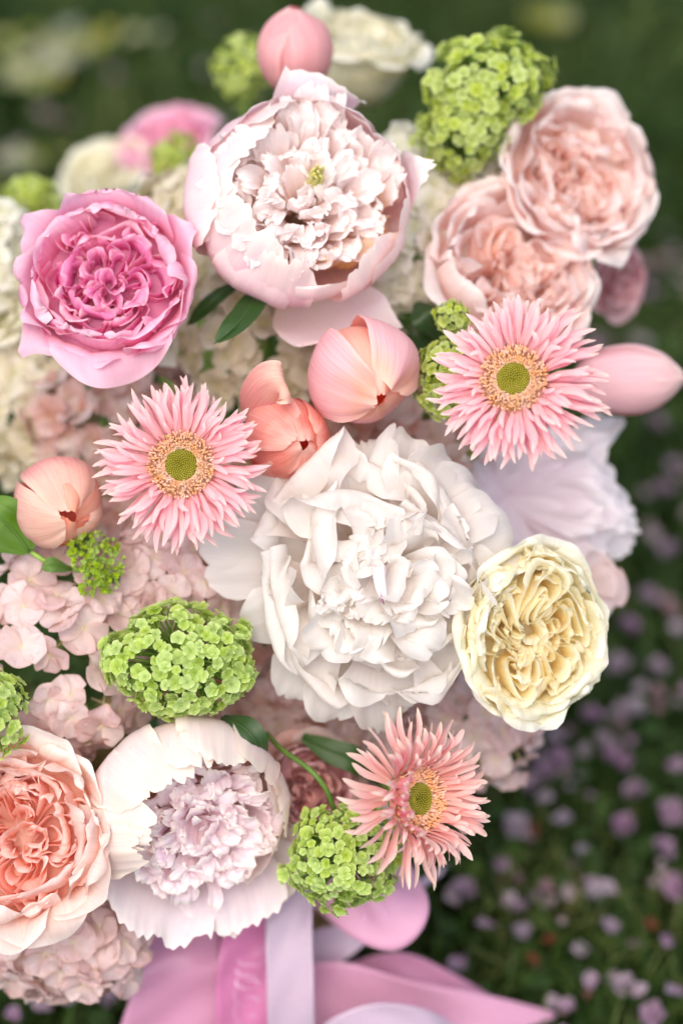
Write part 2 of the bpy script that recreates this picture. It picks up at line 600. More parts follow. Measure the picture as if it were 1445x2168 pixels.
def peony_bowl(label, px, py, d, Rpx, n_cam, mats, roll=0., seed=1, petals=None, fringe=64, frdome=.12, face=1.15,
               extra=None, fr_r=.62, fr_off=(0, 0), name='peony', fr_h=.98, gold=.985):
    """petals: list of (theta deg, reach radius at rim, rim height, half width, base radius scale, outward curl)"""
    R = np.random.RandomState(seed)
    root, s = new_flower(name, label, 'peony', px, py, d, n_cam, roll, Rpx * face)
    s *= Rpx
    mo, mf, mc = mats
    for (th, rim, h, w, br, cu) in petals:
        th = math.radians(th)
        br = br * R.uniform(.955, 1.03)
        prof = [(.06, 0), (.50 * br, .06), (.88 * br, .36), (.99 * br, .72), ((.93 * br + rim) * .5 + .02, (.72 + h) * .54), (rim, h)]
        if cu:
            prof.append((rim + cu * .2, h + .05 - abs(cu) * .05))
        ws = [.12, w * .6, w * .92, w * 1.0, w * .95, w * .82] + ([w * .7] if cu else [])
        cur = [.4, .6 * br, .92 * br, .98 * br, max(.55, rim * 1.15), max(.5, rim * 1.2)] + ([1.2] if cu else [])
        V, F, UV = ring_petal(R, th, prof, ws, curv=cur, cmix=.75, tipc=.26, tipp=2.4, jag=.085, jagn=17, ruf=.03,
                              rufn=5, wob=.035, nu=56, nv=18, nicks=.10)
        put(root, V, F, UV, mo, s)
    for ex in (extra or []):
        kw = dict(ex[2])
        m_ = kw.pop('mat', mo)
        V, F, UV = sheet(R, ex[0], ex[1], **kw)
        put(root, V, F, UV, m_, s)
    # ruffled heart petals: inner ones stand higher and overlap the outer ones
    ga = 2.39996
    for k in range(fringe):
        q = (k + .5) / fringe
        rr = fr_r * math.sqrt(q) * R.uniform(.88, 1.06)
        th = k * ga + R.uniform(-.35, .35)
        fth = th + R.uniform(-.55, .55)
        top = fr_h + frdome * (1 - q) + R.uniform(-.07, .05)
        out = R.uniform(.10, .30) if R.rand() < .78 else -R.uniform(.05, .2)
        b = max(.0, rr - .16)
        c, s_ = math.cos(th), math.sin(th)
        c2, s2 = math.cos(fth), math.sin(fth)
        w_ = R.uniform(.07, .19) * (.75 + .4 * q)
        bx, by = c * rr + fr_off[0], s_ * rr + fr_off[1]
        ctrl = [(c * b * .4, s_ * b * .4, .22), (c * b + fr_off[0] * .6, s_ * b + fr_off[1] * .6, top - .42), (bx, by, top - .15),
                (bx + out * .5 * c2, by + out * .5 * s2, top - .015), (bx + out * c2, by + out * s2, top - abs(out) * .10)]
        ws = [w_ * .35, w_ * .6, w_ * .9, w_ * 1.05, w_ * .85]
        V, F, UV = sheet(R, ctrl, ws, (-s2, c2, R.uniform(-.45, .45)), curv=[.25, .22, R.choice([.16, .3, -.3]), .22, .5], tipc=.22,
                         jag=.13, jagn=7, ruf=.17, rufn=4, wob=.13, nu=20, nv=12, nicks=.16)
        put(root, V, F, UV, mf if R.rand() < gold else mc, s)
    add_stem(root, .14 * s)
    return root, s


def bud(label, px, py, d, Rx, Ry, n_cam, mat, roll=0., seed=1, name='tulip', cat='tulip', petals=None, open_=.12, group=None,
        inner=None):
    """closed egg shaped flower, local z is its long axis, Rx half width, Ry half length (photo px)"""
    R = np.random.RandomState(seed)
    s0 = S(d)
    rot = frame(n_cam, roll)
    loc = P(px, py, d) - (rot @ Vector((0, 0, 1))) * Ry * s0
    root = thing(name, label, cat, loc, rot, group)
    s = Rx * s0
    L = 2 * Ry / Rx
    if petals is None:
        petals = [(k * 120 + 20, .94, 1.0, 1) for k in range(3)] + [(k * 120 + 80, 1.0, 1.0, 0) for k in range(3)]
    for (th, rk, hk, inn, *o) in petals:
        op = o[0] if o else open_
        th = math.radians(th)
        prof = [(.08, 0), (.60 * rk, .12 * L), (.95 * rk, .38 * L * hk), (.92 * rk, .66 * L * hk),
                ((.55 + op) * rk, .88 * L * hk), ((.12 + op * 1.6) * rk, .99 * L * hk)]
        ws = [.12, .52, .86, .86, .60, .26]
        V, F, UV = ring_petal(R, th, prof, ws, 1.0, cmix=.7, tipc=.14, tipp=2., ruf=.04, wob=.045, nu=28, nv=20, jag=.03,
                              jagn=6, nicks=.03)
        put(root, V, F, UV, (inner if inn and inner else mat), s)
    add_stem(root, .1 * s, rad=.003)
    return root, s


GERB = {}


def gerbera(label, px, py, d, Rpx, n_cam, mats, roll=0., seed=1, stemkw=None, droop=0.0, cup=0.0, disc=.36, count=(68, 62, 54, 32),
            short_side=None):
    R = np.random.RandomState(seed)
    root, s = new_flower('gerbera_daisy', label, 'gerbera', px, py, d, n_cam, roll, 0)
    s *= Rpx
    mp, md, mr, mh = mats
    rows = [(1.0, .36, -.04, .05), (.95, .37, .0, .16), (.84, .37, .04, .30), (.64, .37, .05, .55)]
    varm = []
    for ri, (L, r0, z0, up) in enumerate(rows):
        row = []
        for v in range(7):
            l = L - r0
            k = R.uniform(-.35, 1.3)
            u_ = up * R.uniform(.5, 1.5) + cup
            bendz = R.uniform(-.16, .06) - droop
            u_ += cup * (ri / 1.4) ** 1.3 - cup
            nn_ = 1 / math.sqrt(1 + u_ * u_)
            l *= nn_
            ctrl = [(0, 0, 0), (l * .3, R.uniform(-.01, .01), l * u_ * .55), (l * .65, R.uniform(-.03, .03), l * u_ * 1.0),
                    (l * 1.0, R.uniform(-.08, .08), l * (u_ * 1.1 + bendz))]
            w = R.uniform(.034, .050) * (1 - .08 * ri)
            V, F, UV = sheet(R, ctrl, [w * .40, w * .72, w * 1.0, w * .92, w * .10], (0, 1, R.uniform(-.5, .5)),
                             curv=[.05, .05, .06, .045], nu=6, nv=9, tipc=.05, wob=.1, jag=.05, jagn=3)
            V[:, 2] *= 1
            row.append(mesh_from('petal', V * s, F, mp, UV))
        varm.append(row)
        n = count[ri]
        for k in range(n):
            a = 6.2832 * (k + .5 * (ri % 2)) / n + R.uniform(-.09, .09)
            if ri == 3 and R.rand() < .45:
                continue
            o = obj('petal', row[R.randint(7)], root)
            sc = R.uniform(.76, 1.08)
            if short_side is not None:
                sc *= 1 + short_side[1] * math.cos(a - math.radians(short_side[0]))
            r0_ = r0 - .05 * ri * .3
            o.location = (math.cos(a) * r0_ * s, math.sin(a) * r0_ * s, (z0) * s)
            o.rotation_euler = (R.uniform(-.35, .35), R.uniform(-.14, .14), a + R.uniform(-.16, .16))
            o.scale = (sc, sc, sc)
    # disc dome
    nr, na = 12, 40
    V = [(0, 0, .045)]
    for i in range(1, nr + 1):
        r = disc * .98 * i / nr
        z = .055 - .22 * (r / disc) ** 4 * .3 + (-.035 * math.exp(-(r / .06) ** 2)) + .03 * math.exp(-((r - .13) / .07) ** 2)
        for j in range(na):
            a = 6.2832 * j / na
            V.append((r * math.cos(a), r * math.sin(a), z))
    F = [[0, 1 + j, 1 + (j + 1) % na] for j in range(na)]
    for i in range(nr - 1):
        for j in range(na):
            a, b = 1 + i * na + j, 1 + i * na + (j + 1) % na
            F.append([a, a + na, b + na, b])
    V = np.array(V) * s
    me = mesh_from('disc', V, F, [md, mr])
    for p in me.polygons:
        if math.hypot(p.center[0], p.center[1]) > .18 * s:
            p.material_index = 1
    dome = obj('disc', me, root)
    # disc beads (tiny florets) in the green heart
    bead_v = []
    ga = 2.39996
    parts = []
    for k in range(170):
        r = .172 * math.sqrt((k + .5) / 170)
        a = k * ga
        z = .062 + .03 * math.exp(-((r - .13) / .07) ** 2) - .035 * math.exp(-(r / .06) ** 2)
        q = .0095 + .0015 * r / .165
        c = np.array((r * math.cos(a), r * math.sin(a), z))
        vv = [c + np.array(p) * q for p in ((1, 0, 0), (0, 1, 0), (-1, 0, 0), (0, -1, 0), (0, 0, 1.6))]
        parts.append((vv, [[0, 1, 4], [1, 2, 4], [2, 3, 4], [3, 0, 4]]))
    V, F = join(parts)
    o = obj('heart_floret', mesh_from('heart_floret', np.array(V) * s, F, M['gbead']), root)
    o['kind'] = 'stuff'
    # ring of tubular florets with star tips
    parts = []
    for k in range(560):
        r = R.uniform(.175, .33)
        a = R.rand() * 6.2832
        z0 = .035
        lean = (r - .15) * .55
        h = R.uniform(.045, .085)
        c, sn = math.cos(a), math.sin(a)
        p0 = np.array((r * c, r * sn, z0))
        p1 = p0 + np.array((c * lean * .4 + R.uniform(-.01, .01), sn * lean * .4 + R.uniform(-.01, .01), h))
        v, f = tube([p0, (p0 + p1) / 2, p1, p1 + (p1 - p0) * .2], [.006, .008, .0125, .005], 5)
        parts.append((v, f))
    V, F = join(parts)
    o = obj('disc_floret', mesh_from('disc_floret', np.array(V) * s, F, mr), root)
    o['kind'] = 'stuff'
    # pale hairs between florets and petals
    parts = []
    for k in range(620):
        r = R.uniform(.25, .40)
        a = R.rand() * 6.2832
        c, sn = math.cos(a), math.sin(a)
        p0 = np.array((r * c, r * sn, .0))
        p1 = p0 + np.array((c * R.uniform(-.01, .03), sn * R.uniform(-.01, .03), R.uniform(.06, .10)))
        v, f = tube([p0, p1], [.004, .0022], 3, cap=False)
        parts.append((v, f))
    V, F = join(parts)
    o = obj('disc_hair', mesh_from('disc_hair', np.array(V) * s, F, mh), root)
    o['kind'] = 'stuff'
    # green cup under the head
    cup = tube([(0, 0, -.30), (0, 0, -.22), (0, 0, -.1), (0, 0, .0)], [.05, .2, .30, .33], 18)
    obj('calyx', mesh_from('calyx', np.array(cup[0]) * s, cup[1], M['sepal']), root)
    root2 = add_stem(root, .06 * s, rad=.003, calyx=False, **(stemkw or {}))
    return root, s


def floret_mesh(R, mat, n=5, rad=1.0, petal=.62, nu=5, nv=5, cup=.25, name='floret', gap=.0, wavy=.06, bead=None):
    """a small flat flower with n round petals, radius 1, joined in one mesh"""
    Vs, Fs, UVs = [], [], []
    o = 0
    for k in range(n):
        th = 6.2832 * k / n + R.uniform(-.08, .08)
        up = cup * R.uniform(.6, 1.4)
        prof = [(.04, 0), (.3, .05 * up * 2), (.7, up * .45), (1.0 * R.uniform(.9, 1.05), up * .75)]
        w = petal * R.uniform(.92, 1.08)
        V, F, UV = ring_petal(R, th, prof, [.1, w * .75, w * 1.0, w * .72], curv=[1, .9, .9, 1.0], cmix=0, tipc=.30, tipp=2,
                              wob=wavy, nu=nu, nv=nv)
        V[:, 2] += .015 * (k % 2)
        Vs.append(V)
        Fs.append(F + o)
        UVs.append(UV)
        o += len(V)
    V, F, UV = np.vstack(Vs), np.vstack(Fs), np.vstack(UVs)
    return V, F, UV


def bead_vf(r=.1, z=.03, n=6):
    V = [(0, 0, z + r)]
    for i, (rr, zz) in enumerate(((.8, .55), (1, 0))):
        for j in range(n):
            a = 6.2832 * j / n
            V.append((r * rr * math.cos(a), r * rr * math.sin(a), z + r * zz))
    F = [[0, 1 + j, 1 + (j + 1) % n] for j in range(n)]
    for j in range(n):
        F.append([1 + j, 1 + n + j, 1 + n + (j + 1) % n, 1 + (j + 1) % n])
    return np.array(V), F


def dir_rot(n, roll):
    z = Vector(n).normalized()
    q = z.to_track_quat('Z', 'Y')
    return q @ Matrix.Rotation(roll, 3, 'Z').to_quaternion()


VIB = {}


def vib_meshes(mat, key, s):
    k = (key, round(s * 1e6))
    if k not in VIB:
        R = np.random.RandomState(7)
        out = []
        for i in range(6):
            V, F, UV = floret_mesh(R, mat, n=5 if i % 3 else 4, petal=.52, cup=R.uniform(.1, .8), nu=6, nv=5, wavy=.12)
            bv, bf = bead_vf(.13, .02, 5)
            # stalk behind the floret
            tv, tf = tube([(0, 0, .02), (.05, 0, -.7), (0, .05, -1.5)], [.09, .06, .06], 4, cap=False)
            off = len(V)
            Fl = F.tolist() + [[off + a for a in q] for q in bf]
            off2 = off + len(bv)
            Fl += [[off2 + a for a in q] for q in tf]
            V2 = np.vstack([V, bv, np.array(tv)])
            UV2 = np.vstack([UV, np.tile([.5, .05], (len(bv), 1)), np.tile([.5, .0], (len(tv), 1))])
            out.append(mesh_from('floret', V2 * s, Fl, mat, UV2))
        VIB[k] = out
    return VIB[k]


def snowball(label, px, py, d, rx, ry, rz, fr, count, mat, seed=1, n_cam=(0, .2, 1), holes=(), name='viburnum', lump=.12,
             extent=-.25, stemkw=None, spike=0., group=None, cat='viburnum', shell=1.0, bumps=None):
    """ball of small florets; rx,ry,rz half sizes in photo px (local x,y,z)"""
    R = np.random.RandomState(seed)
    s0 = S(d)
    rot = frame(n_cam, 0)
    loc = P(px, py, d) - (rot @ Vector((0, 0, 1))) * rz * s0
    root = thing(name, label, cat, loc, rot, group)
    ms = vib_meshes(mat, mat.name, fr * s0)
    ga = 2.39996
    ph = R.rand(12) * 6.28
    n = 0
    stalks = []
    total = int(count / (.5 * (1 - extent)))
    for k in range(total):
        z = 1 - 2 * (k + .5) / total
        if z < extent:
            break
        r = math.sqrt(1 - z * z)
        a = k * ga + R.uniform(-.15, .15)
        v = np.array((r * math.cos(a), r * math.sin(a), z)) + R.uniform(-.07, .07, 3)
        v /= np.linalg.norm(v)
        skip = False
        for (hx, hy, hr) in holes:
            if math.hypot(v[0] - hx, v[1] - hy) < hr and v[2] > 0 and R.rand() < .85:
                skip = True
        if skip:
            continue
        lm = 1 + lump * (math.sin(v[0] * 5 + ph[0]) * math.sin(v[1] * 5 + ph[1]) + .6 * math.sin(v[0] * 9 + ph[2]) * math.sin(v[1] * 9 + ph[3] + v[2] * 4))
        lm += (R.uniform(-.05, .04) if R.rand() < .68 else R.uniform(-.22, -.12)) + (spike * R.rand() if R.rand() < .15 else 0)
        p = np.array((v[0] * rx * lm, v[1] * ry * lm, v[2] * rz * lm + rz))
        nn = np.array((v[0] / rx, v[1] / ry, v[2] / rz))
        nn = nn / np.linalg.norm(nn) + R.uniform(-.45, .45, 3)
        o = obj('floret', ms[R.randint(len(ms))], root, Vector(p * s0))
        o.rotation_mode = 'QUATERNION'
        o.rotation_quaternion = dir_rot(nn, R.rand() * 6.28)
        sc = R.uniform(.62, 1.18)
        o.scale = (sc, sc * R.uniform(.85, 1.1), sc * R.uniform(.8, 1.3))
        n += 1
        if n % 3 == 0:
            c0 = np.array((0, 0, rz * .35))
            mdl = (c0 + p) / 2 + R.uniform(-.05, .05, 3) * rx
            stalks.append(tube(np.array([c0, mdl, p * .97 + c0 * .03]) * s0, [.0011, .0007, .0005], 4, cap=False))
    V, F = join(stalks)
    st = obj('stalk', mesh_from('stalk', V, F, M['stem']), root)
    # inner mass of small buds so that the head is not hollow
    V, F, UV = [], [], []
    add_stem(root, .02 * rx * s0, rad=.0016, calyx=False, **(stemkw or {}))
    return root, s0


HYD = {}


def hyd_petal_meshes(mat, s):
    k = (mat.name, round(s * 1e6))
    if k not in HYD:
        R = np.random.RandomState(11)
        out = []
        for i in range(6):
            up = R.uniform(.0, .3)
            prof = [(.03, 0), (.3, .04 + up * .15), (.68, up * .35), (1.0, up * R.uniform(-.6, .9))]
            V, F, UV = ring_petal(R, 0, prof, [.09, .50, .66, .42], curv=[1.5, 1.1, 1.2, 2.5], cmix=0, tipc=.26, tipp=2.,
                                  wob=.10, ruf=.05, rufn=2.5, nu=10, nv=8)
            out.append(mesh_from('petal', V * s, F, mat, UV))
        bv, bf = bead_vf(.09, .0, 7)
        tv, tf = tube([(0, 0, .0), (.06, 0, -.6), (0, .05, -1.6)], [.05, .035, .035], 5, cap=False)
        V2, F2 = join([(bv, bf), (tv, tf)])
        core = mesh_from('floret', np.array(V2) * s, F2, M['hydcore'])
        HYD[k] = (out, core)
    return HYD[k]


def hydrangea(label, px, py, d, rx, ry, rz, fr, count, mat, seed=1, n_cam=(0, .2, 1), extent=.0, sub=True, name='hydrangea',
              clip=None, mats2=None):
    R = np.random.RandomState(seed)
    s0 = S(d)
    rot = frame(n_cam, 0)
    loc = P(px, py, d) - (rot @ Vector((0, 0, 1))) * rz * s0
    root = thing(name, label, 'hydrangea', loc, rot)
    pm, core = hyd_petal_meshes(mat, fr * s0)
    ga = 2.39996
    total = int(count / (.5 * (1 - extent)))
    for k in range(total):
        z = 1 - 2 * (k + .5) / total
        if z < extent:
            break
        r = math.sqrt(1 - z * z)
        a = k * ga
        v = np.array((r * math.cos(a), r * math.sin(a), z)) + R.uniform(-.09, .09, 3)
        v /= np.linalg.norm(v)
        lm = R.uniform(.88, 1.06)
        p = np.array((v[0] * rx * lm, v[1] * ry * lm, v[2] * rz * lm + rz))
        nn = np.array((v[0] / rx, v[1] / ry, v[2] / rz))
        nn = nn / np.linalg.norm(nn) + R.uniform(-.5, .5, 3)
        f = obj('floret', core, root, Vector(p * s0))
        f.rotation_mode = 'QUATERNION'
        f.rotation_quaternion = dir_rot(nn, R.rand() * 6.28)
        sc = R.uniform(.8, 1.15)
        f.scale = (sc, sc, sc)
        a0 = R.rand() * 6.28
        for q in range(4):
            o = obj('petal', pm[R.randint(len(pm))], f)
            o.rotation_euler = (R.uniform(-.22, .22), R.uniform(-.30, .15), a0 + q * math.pi / 2 + R.uniform(-.1, .1))
            o.location = (0, 0, .0006 * (q % 2))
            g = R.uniform(.85, 1.1)
            o.scale = (g, g, g)
    add_stem(root, .03 * rx * s0, rad=.003, calyx=False)
    return root, s0
#@@FLOWERS
M['hydcore'] = simple_mat('hydrangea_centre', '#d8cfa0', '#b8ae78', 300, .6)
M['peonyA'] = petal_mat('blush_peony_petal', [(0, '#f6e6cc'), (0.22, '#f7dfdc'), (0.6, '#f8dde6'), (1, '#faf2ee')], rim='#fcf6f0', tcol='#fff0ea', tr=0.4, streak=0.05, freq=60, bump=0.1, nscale=3)
M['peonyAfr'] = petal_mat('blush_peony_fringe', [(0, '#faeacc'), (0.35, '#fcf0ec'), (0.7, '#fdf5f4'), (1, '#fdfaf8')], tr=0.52, tcol='#fffaf8', streak=0.05, freq=14, bump=0.06)
M['peonyAgold'] = petal_mat('golden_peony_petal', [(0, '#f8d478'), (0.5, '#fae0a4'), (1, '#fbecdc')], tr=0.48, tcol='#fff2cc', streak=0.12, freq=14)
M['peonyH'] = petal_mat('ivory_blush_peony_petal', [(0, '#f0e2c4'), (0.3, '#f3e6dc'), (0.65, '#f4e6e6'), (1, '#f6f0e6')], rim='#faf5ea', tcol='#ffeee4', tr=0.38, streak=0.06, freq=40, bump=0.1, spots='#d4b88c')
M['peonyHlow'] = petal_mat('lilac_blush_peony_petal', [(0, '#eadccc'), (0.3, '#e8d8de'), (0.7, '#eadce2'), (1, '#f0e8ea')], rim='#f8f3ee', tcol='#fff0ee', tr=0.34, streak=0.05, freq=30, bump=0.1)
M['peonyHfr'] = petal_mat('lilac_peony_fringe', [(0, '#f6e0d2'), (0.35, '#faecee'), (0.7, '#faeff5'), (1, '#fbf7f8')], tr=0.5, tcol='#fff6f8', streak=0.05, freq=14, rim='#faf6e8', bump=0.06)
M['peonyHpink'] = petal_mat('pink_peony_heart', [(0, '#c878a8'), (.3, '#ecbfe0'), (.8, '#f4d8ea'), (1, '#faeeee')], tr=.38,
                            streak=.1, freq=20)
M['white'] = petal_mat('white_peony_petal', [(0, '#f4e6da'), (0.3, '#f3eeea'), (0.7, '#f3f1ee'), (1, '#f5f3f0')], tr=0.5, tcol='#fff8f2', streak=0.05, freq=26, nscale=3, bump=0.12, var=0.02)
M['lilac'] = petal_mat('pale_lilac_peony_petal', [(0, '#f0e2ea'), (0.5, '#f4eaf0'), (1, '#f8f3f6')], tr=0.4, streak=0.06)
M['roseBo'] = petal_mat('pink_rose_outer', [(0, '#f2a0c6'), (0.4, '#f6aace'), (0.8, '#f8bcd8'), (1, '#fad0e2')], rim='#fbe2ec', tcol='#ffc4dc', tr=0.4, back='#f8d0e2')
M['roseBm'] = petal_mat('pink_rose_middle', [(0, '#ee8cc0'), (0.4, '#f4a4cc'), (0.8, '#f8b8d4'), (1, '#fad2e2')], rim='#fce4ee', tcol='#ffc4e0', tr=0.44)
M['roseBi'] = petal_mat('pink_rose_heart', [(0, '#dc64ac'), (0.4, '#ee8cc4'), (0.8, '#f6acd2'), (1, '#fac8e0')], rim='#fcdaea', tcol='#ffc8e4', tr=0.48)
M['roseIo'] = petal_mat('peach_rose_outer', [(0, '#f7cfb6'), (0.4, '#f9dccc'), (0.8, '#f9e6de'), (1, '#faece6')], rim='#fcf4ee', tcol='#ffe4d4', tr=0.42)
M['roseIm'] = petal_mat('peach_rose_middle', [(0, '#f7bca4'), (0.4, '#f9cebc'), (0.8, '#fadcd2'), (1, '#fbe6e0')], rim='#fceee9', tcol='#ffdece', tr=0.48)
M['roseIi'] = petal_mat('peach_rose_heart', [(0, '#f8b89e'), (0.4, '#facab6'), (0.8, '#fbd8cc'), (1, '#fbe3da')], rim='#fcebe3', tcol='#ffe0d0', tr=0.54)
M['roseWo'] = petal_mat('blush_rose_outer', [(0, '#f7d6cc'), (0.4, '#f9e2dc'), (0.8, '#faeae6'), (1, '#faf1ee')], rim='#fcf6f4', tcol='#ffe8e0', tr=0.42)
M['roseWm'] = petal_mat('blush_rose_middle', [(0, '#fadece'), (0.4, '#fbe6de'), (0.8, '#fbecea'), (1, '#fbf1ef')], rim='#fcf6f4', tcol='#fff2ec', tr=0.52)
M['roseWi'] = petal_mat('blush_rose_heart', [(0, '#fbd6c0'), (0.4, '#fce2d4'), (0.8, '#fceae4'), (1, '#fbf0ec')], rim='#fcf4f0', tcol='#fff0e8', tr=0.54)
M['roseGo'] = petal_mat('cream_rose_outer', [(0, '#f7eec4'), (0.4, '#f9f3d8'), (0.8, '#f8f6e6'), (1, '#f8f7ec')], rim='#fafaf4', tcol='#fffae0', tr=0.42)
M['roseGm'] = petal_mat('cream_rose_middle', [(0, '#feeeb8'), (0.4, '#fef4d0'), (0.8, '#fcf8e4'), (1, '#fbf8ea')], rim='#fcfaf0', tcol='#fffef0', tr=0.54)
M['roseGi'] = petal_mat('cream_rose_heart', [(0, '#feebb0'), (0.4, '#fff3cc'), (0.8, '#fdf8e2'), (1, '#fcf9ea')], rim='#fcfaf0', tcol='#fffef0', tr=0.58)
M['creamS'] = petal_mat('ivory_rose_petal', [(0, '#dfe0ac'), (.4, '#ebe8c8'), (.8, '#f1eeda'), (1, '#f4f2e6')], tr=.34,
                        tcol='#fff8d8')
M['dusty'] = petal_mat('dusty_pink_petal', [(0, '#cf7f80'), (.4, '#d99a9e'), (.8, '#dfaeb4'), (1, '#e4bcbe')], tr=.34)
M['dustyin'] = petal_mat('dusty_rose_heart', [(0, '#cc7868'), (0.4, '#dc948c'), (0.8, '#e8b4b0'), (1, '#eec8c4')], tr=0.36)
M['budAA'] = petal_mat('blush_tulip_petal', [(0, '#f3bcb8'), (0.35, '#f6c2ca'), (0.7, '#f6c6cc'), (1, '#f6bca0')], tr=0.36, rim='#f9d8c8', streak=0.17, freq=70, tcol='#ffd0c4', nscale=3, bump=0.12, back='#f4b090')
M['budAAin'] = petal_mat('peach_tulip_inner_petal', [(0, '#f2a08c'), (0.5, '#f5b8a4'), (0.8, '#f8ccb8'), (1, '#f7bca4')], tr=0.36, tcol='#ffb498', streak=0.06, freq=40, bump=0.08)
M['budAB'] = petal_mat('coral_tulip_petal', [(0, '#f4b4ac'), (0.4, '#f4aca2'), (0.75, '#f4a496'), (1, '#f8c4b4')], rim='#fad4c4', tr=0.38, tcol='#ffb8a8', streak=0.17, freq=70, bump=0.12)
M['budAC'] = petal_mat('peach_tulip_petal', [(0, '#f0b0ac'), (0.4, '#f4bab4'), (0.7, '#f8d4c4'), (1, '#f9dcc8')], rim='#fae4d4', tr=0.36, tcol='#ffccb8', streak=0.17, freq=70, bump=0.12)
M['budT'] = petal_mat('soft_pink_tulip_petal', [(0, '#ecb0ac'), (0.5, '#f0b8ba'), (1, '#f2c0c0')], tr=0.34, tcol='#ffc8c0', rim='#f6d0cc')
M['budZ'] = petal_mat('mauve_pink_tulip_petal', [(0, '#eebeca'), (0.5, '#f0c4cc'), (1, '#f4d4ce')], tr=0.34, rim='#f8e0da')
M['gerb'] = petal_mat('pink_gerbera_petal', [(0, '#f4a0b6'), (.3, '#f5a6c6'), (.7, '#f7b8d8'), (.88, '#f9cce2'), (1, '#fcf4f0')],
                      tr=.42, tcol='#ffd0e0', streak=.08, freq=6, var=.04, back='#f9dcc8')
M['gerbE'] = petal_mat('salmon_gerbera_petal', [(0, '#f6a8aa'), (.3, '#f7b4bc'), (.7, '#f8c6d4'), (.88, '#fad8dc'), (1, '#fcf4e0')],
                       tr=.42, tcol='#ffd0d4', streak=.08, freq=6, var=.05, back='#f9e0c8')
M['carpel'] = simple_mat('yellow_green_carpel', '#c8c468', '#e0d890', 300, .5, tr=.2)
M['gdisc'] = simple_mat('olive_disc', '#55520c', '#6c6818', 700, .8, .1, .5)
M['gbead'] = simple_mat('olive_beads', '#a09826', '#beb44c', 420, .6, .3, .2, tr=.15)
M['gring'] = simple_mat('apricot_florets', '#f4bc70', '#f9dccc', 260, .5, .3, .2, tr=.25)
M['ghair'] = simple_mat('pale_hairs', '#f0ccc4', '#e6b8b0', 200, .6, .2, .2, tr=.4)
M['vibJ'] = petal_mat('lime_viburnum_floret', [(0, '#aac258'), (0.3, '#c0d876'), (0.7, '#d0e488'), (1, '#deeea4')], tr=0.46, tcol='#fafdd8', streak=0.06, var=0.03, nscale=2)
M['vibN'] = petal_mat('green_viburnum_floret', [(0, '#aabe50'), (0.3, '#c0d068'), (0.7, '#d0de7c'), (1, '#dee8a8')], tr=0.46, tcol='#fafdd0', streak=0.06, var=0.035, nscale=2)
M['vibM'] = petal_mat('young_viburnum_bud', [(0, '#98b23c'), (0.5, '#a8c44c'), (1, '#bad060')], tr=0.4, tcol='#f4fbc8', var=0.04)
M['hydP'] = petal_mat('blush_hydrangea_petal', [(0, '#ead8c8'), (.25, '#ead4ce'), (.7, '#ead4d4'), (1, '#e6cccc')], tr=.38,
                      tcol='#ffe8e0', streak=.10, freq=10, nscale=3, var=.05, rim='#e0c2b4', spots='#c8a08c')
M['hydC'] = petal_mat('cream_hydrangea_petal', [(0, '#d2cca0'), (0.4, '#e0d8bc'), (1, '#e6dece')], tr=0.36, tcol='#fff6e0', streak=0.06, var=0.05)
M['hydW'] = petal_mat('white_hydrangea_petal', [(0, '#dfe0b8'), (.4, '#eeeeda'), (1, '#f3f1ea')], tr=.38, streak=.05, var=.04)
M['hydD'] = petal_mat('dusty_hydrangea_petal', [(0, '#c8a08c'), (.4, '#d8b4a8'), (1, '#dfc0ba')], tr=.36, streak=.10, var=.08)
M['leaf'] = petal_mat('peony_leaf', [(0, '#33501e'), (0.5, '#294818'), (1, '#31521e')], tr=0.12, tcol='#90b050', streak=0.12, freq=14, rough=0.42, spec=0.4, bump=0.2)
M['leafY'] = petal_mat('young_leaf', [(0, '#5c8028'), (0.5, '#587c26'), (1, '#709438')], tr=0.25, tcol='#b8d060', streak=0.2, freq=10, rough=0.5, spec=0.35, bump=0.4)


def leaf(label, pts, wid, normal, mat, s_=None, seed=1, name='leaf', stalk=None):
    """pts: world positions along the midrib, wid half widths in metres"""
    R = np.random.RandomState(seed)
    base = pts[0]
    root = thing(name, label, 'leaf', base, None)
    c = [tuple(p - base) for p in pts]
    t = (pts[-1] - pts[0]).normalized()
    lat = Vector(normal).cross(t).normalized()
    V, F, UV = sheet(R, c, wid, tuple(lat), curv=[.05] * 4, nu=12, nv=20, tipc=.03, wob=.12, jag=.03, jagn=3)
    obj('leaf_blade', mesh_from('leaf_blade', V, F, mat, UV), root)
    # midrib
    mid = curve_pts(c, 14)
    v, f = tube(mid, np.linspace(.0009, .0003, 14), 6)
    obj('midrib', mesh_from('midrib', v, f, mat), root)
    if stalk:
        v, f = tube(curve_pts([tuple(Vector(p) - base) for p in stalk], 12), .0012, 7)
        obj('stem', mesh_from('stem', v, f, M['stem']), root)
    return root


